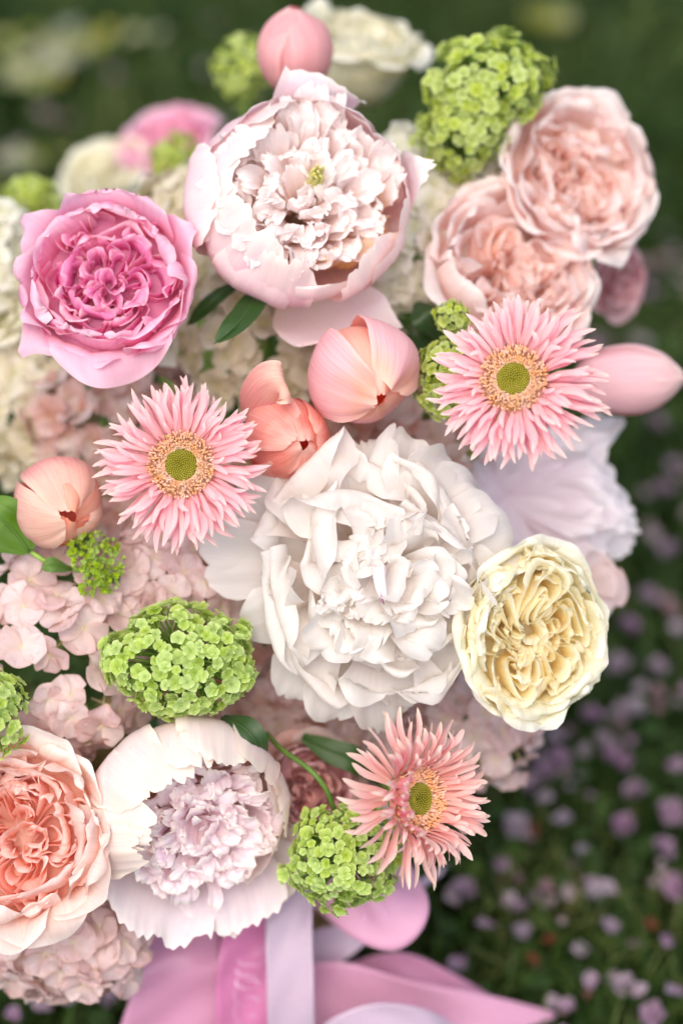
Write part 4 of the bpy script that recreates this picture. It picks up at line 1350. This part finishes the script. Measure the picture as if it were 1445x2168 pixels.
# ------------------------------------------------------------------ basket
R = np.random.RandomState(40)
bk = thing('wicker_basket', 'round brown wicker basket holding the bouquet, mostly hidden by flowers and ribbons', 'basket', (BCX, BCY, 0))
NS = 22
for k in range(NS):
    a = 6.2832 * k / NS
    pts = [(BR * .86 * math.cos(a), BR * .86 * math.sin(a), .002), (BR * .93 * math.cos(a), BR * .93 * math.sin(a), BH * .5),
           (BR * math.cos(a), BR * math.sin(a), BH + .002)]
    if k == 0:
        base_st = pts
        v, f = tube(curve_pts(pts, 6), .0024, 6)
        stm = mesh_from('stake', v, f, M['wicker'])
    o = obj('stake', stm, bk)
    o.rotation_euler = (0, 0, a)
NB = int(BH / .0062)
for k in range(NB):
    z = .004 + k * (BH - .008) / (NB - 1)
    rb = BR * (.86 + .14 * z / BH)
    n = NS * 4
    pts = []
    for i in range(n + 1):
        a = 6.2832 * i / n
        rr = rb + .0026 * math.cos(a * NS / 2 + math.pi * (k % 2)) * (1.0)
        pts.append((rr * math.cos(a), rr * math.sin(a), z + R.uniform(-.0003, .0003)))
    v, f = tube(pts, .0029, 5, cap=False)
    obj('weave_strand', mesh_from('weave_strand', v, f, M['wicker']), bk)
pts = [(BR * 1.02 * math.cos(6.2832 * i / 60), BR * 1.02 * math.sin(6.2832 * i / 60), BH) for i in range(61)]
v, f = tube(pts, .0052, 8, cap=False)
obj('rim', mesh_from('rim', v, f, M['wicker']), bk)
v, f = tube([(0, 0, .003), (0, 0, .006)], BR * .85, 40)
obj('base', mesh_from('base', v, f, M['wicker']), bk)
# green foam block in the basket that holds the stems
foam = simple_mat('floral_foam', '#2f4a2a', '#3c5a33', 300, .95, .1, .6)
v, f = tube([(0, 0, .008), (0, 0, BH * .6), (0, 0, BH * .95), (0, 0, BH * 1.05)], [BR * .78, BR * .80, BR * .80, BR * .6], 32)
o = obj('floral_foam', mesh_from('floral_foam', v, f, foam), None, (BCX, BCY, 0))
o['label'] = 'dark green foam block inside the wicker basket holding the stems'
o['category'] = 'foam'

# ------------------------------------------------------------------ ribbons
def satin(name, c1, c2, glow=None):
    nt = NT(name)
    uv = nt.n('UVMap').outputs[0]
    sc = nt.n('VectorMath', {0: uv, 1: (3, 260, 1)}, operation='MULTIPLY')
    nz = nt.n('TexNoise', {'Vector': sc.outputs[0], 'Scale': 1.0, 'Detail': 2.0})
    col = ramp(nt, nz.outputs[0], [(.3, c1), (.7, c2)])
    bm = nt.n('Bump', {'Strength': .08, 'Distance': .0003, 'Height': nz.outputs[0]})
    pr = nt.n('BsdfPrincipled', {'Base Color': col, 'Roughness': .36, 'Specular IOR Level': .55, 'Normal': bm.outputs[0]})
    pr.inputs['Sheen Weight'].default_value = .3
    tl = nt.n('BsdfTranslucent', {'Color': col})
    mx = nt.n('MixShader', {0: .25, 1: pr.outputs[0], 2: tl.outputs[0]})
    nt.n('OutputMaterial', {0: mx.outputs[0]})
    return nt.m


M['ribP'] = satin('pink_satin', '#d896b8', '#dea0c0')
M['ribH'] = satin('deep_pink_satin', '#dc82b4', '#e08cbc')
M['ribL'] = satin('lilac_satin', '#ccb4ca', '#d6c0d2')
M['ribS'] = satin('pale_pink_satin', '#e6a8c8', '#ecb4d0')
M['ink'] = simple_mat('pale_print', '#e4a8cc', '#e8b0d2', 50, .5)


def ribbon(label, mid, half, mat, lat, n=40, flat=None, name='ribbon', script=None, nu=12):
    """mid: list of (px,py,d); half widths in px; lat: list of picture-space sideways directions (right, up, toward)"""
    pts = [P(*m) for m in mid]
    base = pts[0]
    t = np.linspace(0, 1, n)
    C = cr([tuple(p - base) for p in pts], t)
    L = cr([tuple(CR * l[0] + CU * l[1] - CF * l[2]) for l in lat], t)
    L /= np.linalg.norm(L, axis=1, keepdims=True)
    w = cr([h * S(m[2]) for h, m in zip(half, mid)], t)[:, 0]
    T = np.gradient(C, axis=0)
    T /= np.linalg.norm(T, axis=1, keepdims=True) + 1e-9
    N = np.cross(T, L)
    V, UV = [], []
    for j in range(nu + 1):
        u = -1 + 2 * j / nu
        for i in range(n):
            V.append(C[i] + L[i] * w[i] * u + N[i] * w[i] * (.14 * u * u + .05 * math.sin(t[i] * 9 + u * 2.2) + .04 * math.sin(t[i] * 17 + u * 4)))
            UV.append((j / nu, t[i]))
    F = []
    for j in range(nu):
        for i in range(n - 1):
            a = j * n + i
            F.append([a, a + n, a + n + 1, a + 1])
    me = mesh_from(name, np.array(V), F, mat, np.array(UV))
    root = obj(name, me, None, base)
    md = root.modifiers.new('cloth_thickness', 'SOLIDIFY')
    md.thickness = .0004
    root['label'] = label
    root['category'] = 'ribbon'
    if script:
        # pale hand lettered strokes printed along the ribbon (too soft to read)
        parts = []
        for (t0, t1, amp, loops, ph, u0) in script:
            q = []
            for i in range(60):
                f = i / 59
                tt = t0 + (t1 - t0) * f
                uu = u0 + amp * math.sin(loops * 6.28 * f + ph)
                tt += (t1 - t0) * .09 * math.cos(loops * 6.28 * f + ph) * 1.4
                k = min(max(tt, 0), .999) * (n - 1)
                a = int(k)
                g = k - a
                b = min(a + 1, n - 1)
                c = C[a] * (1 - g) + C[b] * g
                q.append((c + L[a] * w[a] * uu, N[a] * 1.0, T[a]))
            vs_, fs_ = [], []
            for i, (c, nn, tt) in enumerate(q):
                e = .00055 * (1 + .7 * math.sin(i * .4))
                sgn = -1 if Vector(nn).dot(CF) > 0 else 1
                c = c + nn * (.0012 * sgn)
                vs_ += [c - L[20] * e + tt * e * .5, c + L[20] * e - tt * e * .5]
                if i:
                    fs_.append([2 * i - 2, 2 * i - 1, 2 * i + 1, 2 * i])
            parts.append((vs_, fs_))
        v, f = join(parts)
        obj('printed_script', mesh_from('printed_script', v, f, M['ink']), root)
    return root


ribbon('wide pink satin ribbon tail hanging lowest on the left', [(390, 1960, 0.107), (385, 2040, 0.097), (370, 2110, 0.102), (350, 2200, 0.112), (320, 2300, 0.132)],
       [80, 85, 95, 110, 120], M['ribP'], [(1, 0, .25), (1, 0, .2), (1, .0, .05), (1, .05, -.1), (1, .1, -.1)])
ribbon('deep pink satin ribbon tail with faded script, between the wide pink and the lilac tails', [(545, 1900, 0.097), (530, 2000, 0.090), (520, 2080, 0.092), (520, 2180, 0.102), (520, 2290, 0.122)],
       [60, 70, 68, 66, 62], M['ribH'], [(1, .1, -.2), (1, .1, -.3), (1, .05, -.3), (1, 0, -.3), (1, 0, -.3)],
       script=[(.28, .52, .45, 3.2, 0, .1), (.50, .86, .40, 3.8, 1.0, 0)])
ribbon('lilac pink satin ribbon tail hanging straight down in front', [(615, 1870, 0.082), (612, 1960, 0.077), (614, 2060, 0.077), (616, 2170, 0.087), (618, 2300, 0.112)],
       [50, 50, 50, 50, 50], M['ribL'], [(1, 0, .1), (1, 0, .1), (1, 0, .05), (1, 0, 0), (1, 0, 0)])
ribbon('pink satin ribbon loop with pale swirls below the lower viburnum', [(640, 1850, 0.107), (720, 1880, 0.087), (800, 1925, 0.077), (850, 1890, 0.082), (800, 1800, 0.112)],
       [42, 78, 96, 60, 40], M['ribS'], [(.3, 1, 0), (.1, 1, .2), (-.5, 1, .2), (-.9, .4, .2), (-.9, -.2, .2)],
       script=[(.35, .62, .35, 1.6, .5, -.1), (.2, .4, .2, 1.2, 0, -.4)])
ribbon('lilac grey satin ribbon passing under the pink loop', [(600, 2040, 0.137), (700, 2010, 0.127), (790, 1960, 0.127), (880, 1880, 0.142), (940, 1840, 0.152)],
       [62, 56, 40, 24, 12], M['ribL'], [(.3, 1, 0), (.3, 1, 0), (.45, 1, 0), (.6, 1, 0), (.6, 1, 0)])
ribbon('pink satin ribbon lying on the grass with a pointed end at the bottom', [(560, 2150, 0.142), (700, 2110, 0.122), (850, 2140, 0.127), (1020, 2155, 0.142), (1175, 2150, 0.167)],
       [80, 82, 80, 52, 5], M['ribS'], [(.1, 1, 0), (.05, 1, .2), (0, 1, .3), (0, 1, .1), (.3, 1, 0)],
       script=[(.3, .6, .3, 3.0, 0, .3)])
ribbon('soft pink satin ribbon fold arching behind the ribbon with the pointed end', [(600, 2130, 0.162), (720, 2085, 0.147), (850, 2055, 0.142), (960, 2090, 0.152), (1060, 2140, 0.172)],
       [40, 42, 40, 34, 22], M['ribP'], [(.1, 1, 0), (0, 1, .1), (-.1, 1, .1), (-.3, 1, .1), (-.4, 1, 0)])
ribbon('pale lilac satin ribbon crossing the bottom edge', [(640, 2250, 0.102), (720, 2195, 0.092), (820, 2170, 0.092), (920, 2190, 0.102), (1000, 2240, 0.122)],
       [50, 52, 52, 50, 45], M['ribL'], [(.1, 1, .2), (0, 1, .2), (-.1, 1, .2), (-.2, 1, .1), (-.3, 1, 0)])

# ------------------------------------------------------------------ ground, grass and fallen petals
V = [(-60, -20, 0), (60, -20, 0), (60, 120, 0), (-60, 120, 0)]
g = obj('ground', mesh_from('ground', V, [[0, 1, 2, 3]], M['soil'], smooth=False))
g['kind'] = 'structure'


def grass_mat(name, stops, tr=.25):
    nt = NT(name)
    at = nt.n('Attribute', attribute_name='rnd').outputs['Fac']
    tc = nt.n('TexCoord').outputs['Object']
    nz = nt.n('TexNoise', {'Vector': tc, 'Scale': 7.0, 'Detail': 2.0})
    f = nt.n('Math', {0: at, 1: nz.outputs[0]}, operation='ADD')
    f2 = nt.n('MapRange', {0: f.outputs[0], 1: .2, 2: 1.6, 3: 0., 4: 1.})
    col = ramp(nt, f2.outputs[0], stops)
    pr = nt.n('BsdfPrincipled', {'Base Color': col, 'Roughness': .5, 'Specular IOR Level': .3})
    tl = nt.n('BsdfTranslucent', {'Color': col})
    mx = nt.n('MixShader', {0: tr, 1: pr.outputs[0], 2: tl.outputs[0]})
    nt.n('OutputMaterial', {0: mx.outputs[0]})
    return nt.m


M['grass'] = grass_mat('grass_blades', [(0, '#1c2e10'), (.4, '#2f481a'), (.75, '#455e26'), (.93, '#6e7842'), (1, '#958c62')])
R = np.random.RandomState(77)


def blades(N, xr, yr, hr, wr, name, mat, label, dens=None):
    x = R.uniform(*xr, N)
    y = R.uniform(*yr, N)
    if dens is not None:
        k = dens(x, y)
        x, y = x[k], y[k]
    N = len(x)
    h = R.uniform(*hr, N) * (.75 + .5 * R.rand(N))
    w = R.uniform(*wr, N)
    a = R.rand(N) * 6.2832
    ln = R.uniform(.1, 1.0, N) * h
    la = a + R.uniform(-.6, .6, N) + math.pi / 2
    dx, dy = np.cos(a) * w, np.sin(a) * w
    lx, ly = np.cos(la) * ln, np.sin(la) * ln
    z0 = np.zeros(N)
    P0 = np.stack([x - dx, y - dy, z0], 1)
    P1 = np.stack([x + dx, y + dy, z0], 1)
    P2 = np.stack([x + lx * .35 + dx * .85, y + ly * .35 + dy * .85, h * .6], 1)
    P3 = np.stack([x + lx * .35 - dx * .85, y + ly * .35 - dy * .85, h * .6], 1)
    P4 = np.stack([x + lx, y + ly, h * .95], 1)
    V = np.stack([P0, P1, P2, P3, P4], 1).reshape(-1, 3)
    b = np.arange(N)[:, None] * 5
    T = np.concatenate([b + [0, 1, 2], b + [0, 2, 3], b + [3, 2, 4]], 1).reshape(-1, 3)
    me = mesh_from(name, V, T, mat)
    at = me.attributes.new('rnd', 'FLOAT', 'POINT')
    at.data.foreach_set('value', np.repeat(R.rand(N), 5).astype(np.float32))
    o = obj(name, me)
    o['kind'] = 'stuff'
    o['label'] = label
    o['category'] = 'grass'
    return o


inb = lambda x, y: ((x - BCX) ** 2 + (y - BCY) ** 2) > BR ** 2
blades(110000, (-.55, .60), (.50, 2.3), (.018, .042), (.0009, .0019), 'grass', M['grass'], 'short dark green lawn under and behind the bouquet', inb)
blades(40000, (-2.2, 2.2), (.2, 5), (.02, .05), (.002, .004), 'grass', M['grass'], 'wider lawn around the bouquet',
       lambda x, y: ~((x > -.55) & (x < .60) & (y > .5) & (y < 2.3)))
# small round leaves (clover) among the grass
N = 9000
x = R.uniform(-.5, .55, N)
y = R.uniform(.55, 2.1, N)
k = inb(x, y) & ((np.sin(x * 23) * np.sin(y * 17 + x * 9) + R.rand(N) * .9) > .35)
x, y = x[k], y[k]
N = len(x)
rr = R.uniform(.003, .007, N)
z = R.uniform(.01, .034, N)
ang = np.arange(6) * math.pi / 3
tx, ty = R.uniform(-.5, .5, N), R.uniform(-.5, .5, N)
V = np.stack([x[:, None] + rr[:, None] * np.cos(ang), y[:, None] + rr[:, None] * np.sin(ang),
              z[:, None] + rr[:, None] * (np.cos(ang) * tx[:, None] + np.sin(ang) * ty[:, None])], -1).reshape(-1, 3)
b = np.arange(N)[:, None] * 6
T = np.concatenate([b + [0, 1, 2], b + [0, 2, 3], b + [0, 3, 4], b + [0, 4, 5]], 1).reshape(-1, 3)
me = mesh_from('clover', V, T, M['grass'])
at = me.attributes.new('rnd', 'FLOAT', 'POINT')
at.data.foreach_set('value', np.repeat(R.uniform(.1, .8, N), 6).astype(np.float32))
o = obj('clover', me)
o['kind'] = 'stuff'
o['label'] = 'small clover leaves scattered in the lawn'
o['category'] = 'clover'

M['fall'] = petal_mat('fallen_cherry_petal', [(0, '#92768a'), (.4, '#9e8698'), (1, '#ac98a6')], tr=.3, var=.10)
M['fallB'] = petal_mat('faded_cherry_petal', [(0, '#8a6c74'), (.5, '#9a8086'), (1, '#a89094')], tr=.3, var=.10)
M['fallR'] = petal_mat('brown_fallen_leaf', [(0, '#503428'), (.5, '#604234'), (1, '#6c5044')], tr=.2, var=.10)
fm = {}
for key in ('fall', 'fallB', 'fallR'):
    for i in range(5):
        if i < 3:
            V, F, UV = ring_petal(R, 0, [(-.8, .1), (-.2, 0), (.4, .05), (1, .3 * R.rand())], [.12, .55, .75, .45], curv=[1.2] * 4, cmix=0,
                                  tipc=.3, wob=.12, nu=8, nv=6)
        else:
            V, F, UV = floret_mesh(R, None, n=5 if i == 3 else 4, petal=.6, cup=.6, nu=5, nv=5, wavy=.15)
            V2, F2, UV2 = floret_mesh(R, None, n=4, petal=.6, cup=1.2, nu=5, nv=5, wavy=.15)
            F = np.vstack([F, F2 + len(V)])
            V = np.vstack([V, V2 * .75 + (0.05, 0, .15)])
            UV = np.vstack([UV, UV2])
        fm[key, i] = mesh_from('fallen_petal', V * .0068, F, M[key], UV)
KIND = {'fall': 'lilac pink', 'fallB': 'faded brownish pink', 'fallR': 'reddish brown'}


def drop(p, key, i, sc):
    nm = 'fallen_leaf' if key == 'fallR' else ('fallen_petal' if i < 3 else 'fallen_blossom')
    ct = {'fallen_leaf': 'dry leaf', 'fallen_petal': 'petal', 'fallen_blossom': 'blossom'}[nm]
    wd = {'fallen_leaf': 'small dry leaf', 'fallen_petal': 'single fallen petal', 'fallen_blossom': 'small fallen cherry blossom'}[nm]
    if p[1] > 1.25:
        wh = 'on the strongly blurred lawn beyond the bouquet'
    elif p[0] < -.12:
        wh = 'on the dark grass at the bottom left corner'
    elif p[1] < .86:
        wh = 'on the grass beside the pink ribbon tails'
    else:
        wh = 'on the grass right of the bouquet'
    lb = KIND[key] + ' ' + wd + ' ' + wh
    gr = KIND[key] + ' ' + ct + ' pieces ' + wh
    sc = min(sc, 1.15)
    o = obj(nm, fm[key, i], None, p)
    o.rotation_euler = (R.uniform(-.5, .5), R.uniform(-.5, .5), R.rand() * 6.28)
    o.scale = (sc, sc * R.uniform(.8, 1.1), sc)
    o['label'], o['group'], o['category'] = lb, gr, ct


spots = [(1150, 1640, 1.3, 4), (1130, 1660, 1.0, 3), (1325, 1615, .9, 3), (1345, 1680, 1.2, 3), (1320, 1750, 1.1, 4), (1090, 1750, 1.4, 4), (1185, 1735, 1.0, 2),
         (1420, 1720, 1.4, 4), (1400, 1800, 1.1, 3), (1430, 1620, 1., 2), (1250, 1870, 1.0, 0), (1260, 1900, 1.1, 3), (1290, 1880, .9, 1), (980, 1890, 1.3, 3),
         (960, 1900, .9, 1), (1075, 1905, .8, 0), (1105, 1975, 1.2, 1), (1290, 1965, 1.1, 2), (970, 2040, 1.2, 0), (1320, 2090, 1.1, 3), (1350, 2100, .9, 1),
         (1430, 2100, 1.1, 2), (1380, 2150, 1.3, 3), (1250, 2080, .9, 0), (1030, 1960, .9, 2), (1430, 1880, 1.2, 3), (1230, 1800, .8, 1), (1370, 1260, 1.1, 3),
         (1420, 1170, 1.2, 4), (1400, 1040, 1.0, 3), (1430, 980, 1., 1), (1385, 900, 1.1, 4), (1310, 1410, 1.1, 3), (1390, 1420, 1.3, 4), (1330, 1330, 1.1, 3),
         (1440, 1330, 1., 2), (1250, 1520, 1.1, 3), (1340, 1500, 1., 3), (1180, 1560, 1.0, 2), (830, 1930, 1.1, 3), (850, 1990, 1.1, 1), (720, 2080, 1., 3),
         (1150, 1690, .9, 0), (1060, 1830, .8, 1), (150, 2110, 1.0, 2), (90, 2130, .9, 1), (235, 2120, .9, 3), (30, 2150, .9, 1), (1200, 2130, .8, 0),
         (1410, 1990, .8, 1), (1180, 1610, 1.1, 4), (1120, 1600, .9, 3)]
for (px, py, sc, i) in spots:
    drop(on_ground(px, py, .036), 'fall', i, sc)
for (px, py) in [(1130, 1760), (1345, 2000), (1130, 2035), (1160, 1990), (1210, 1830), (1240, 2110), (1060, 1860), (1380, 1960), (900, 2080)]:
    drop(on_ground(px, py, .034), 'fallR', R.randint(3), .7)
for k in range(26):                       # uneven drifts of petals
    px, py = R.uniform(-60, 1500), R.uniform(-30, 1500)
    if 500 < py and px < 1150:
        px = R.uniform(1230, 1500)
    for q in range(R.randint(1, 7)):
        drop(on_ground(px + R.randn() * 38, py + R.randn() * 26, .034), 'fallB' if R.rand() < .6 else 'fall', R.randint(5), R.uniform(.5, 1.1))
for k in range(9):
    px, py = R.uniform(900, 1480), R.uniform(1500, 2180)
    for q in range(R.randint(2, 6)):
        drop(on_ground(px + R.randn() * 42, py + R.randn() * 30, .032), 'fallB' if R.rand() < .4 else 'fall', R.randint(5), R.uniform(.4, .9))
for k in range(20):
    drop(Vector((R.uniform(-1, 1), R.uniform(.2, 3), .034)), 'fall', R.randint(5), R.uniform(.6, 1))
# dappled sunlight at the top left, put into pale leaf-shaped flakes
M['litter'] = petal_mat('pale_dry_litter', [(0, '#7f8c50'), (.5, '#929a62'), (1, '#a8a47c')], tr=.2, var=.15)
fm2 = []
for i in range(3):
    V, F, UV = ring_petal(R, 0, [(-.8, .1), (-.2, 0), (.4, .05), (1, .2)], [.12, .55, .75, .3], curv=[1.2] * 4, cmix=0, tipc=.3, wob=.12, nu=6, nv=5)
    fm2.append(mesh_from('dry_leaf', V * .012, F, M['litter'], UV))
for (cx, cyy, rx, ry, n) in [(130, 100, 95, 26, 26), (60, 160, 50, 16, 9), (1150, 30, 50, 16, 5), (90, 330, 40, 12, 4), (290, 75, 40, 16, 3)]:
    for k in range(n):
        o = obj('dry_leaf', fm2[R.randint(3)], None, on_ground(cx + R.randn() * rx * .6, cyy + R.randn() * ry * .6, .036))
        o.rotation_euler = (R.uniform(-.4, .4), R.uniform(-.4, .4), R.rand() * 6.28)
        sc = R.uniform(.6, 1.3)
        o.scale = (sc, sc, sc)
        o['label'] = 'pale flake standing in for blurred sunlight on the grass behind the bouquet'
        o['group'] = 'pale flakes standing in for sunlight on the grass'
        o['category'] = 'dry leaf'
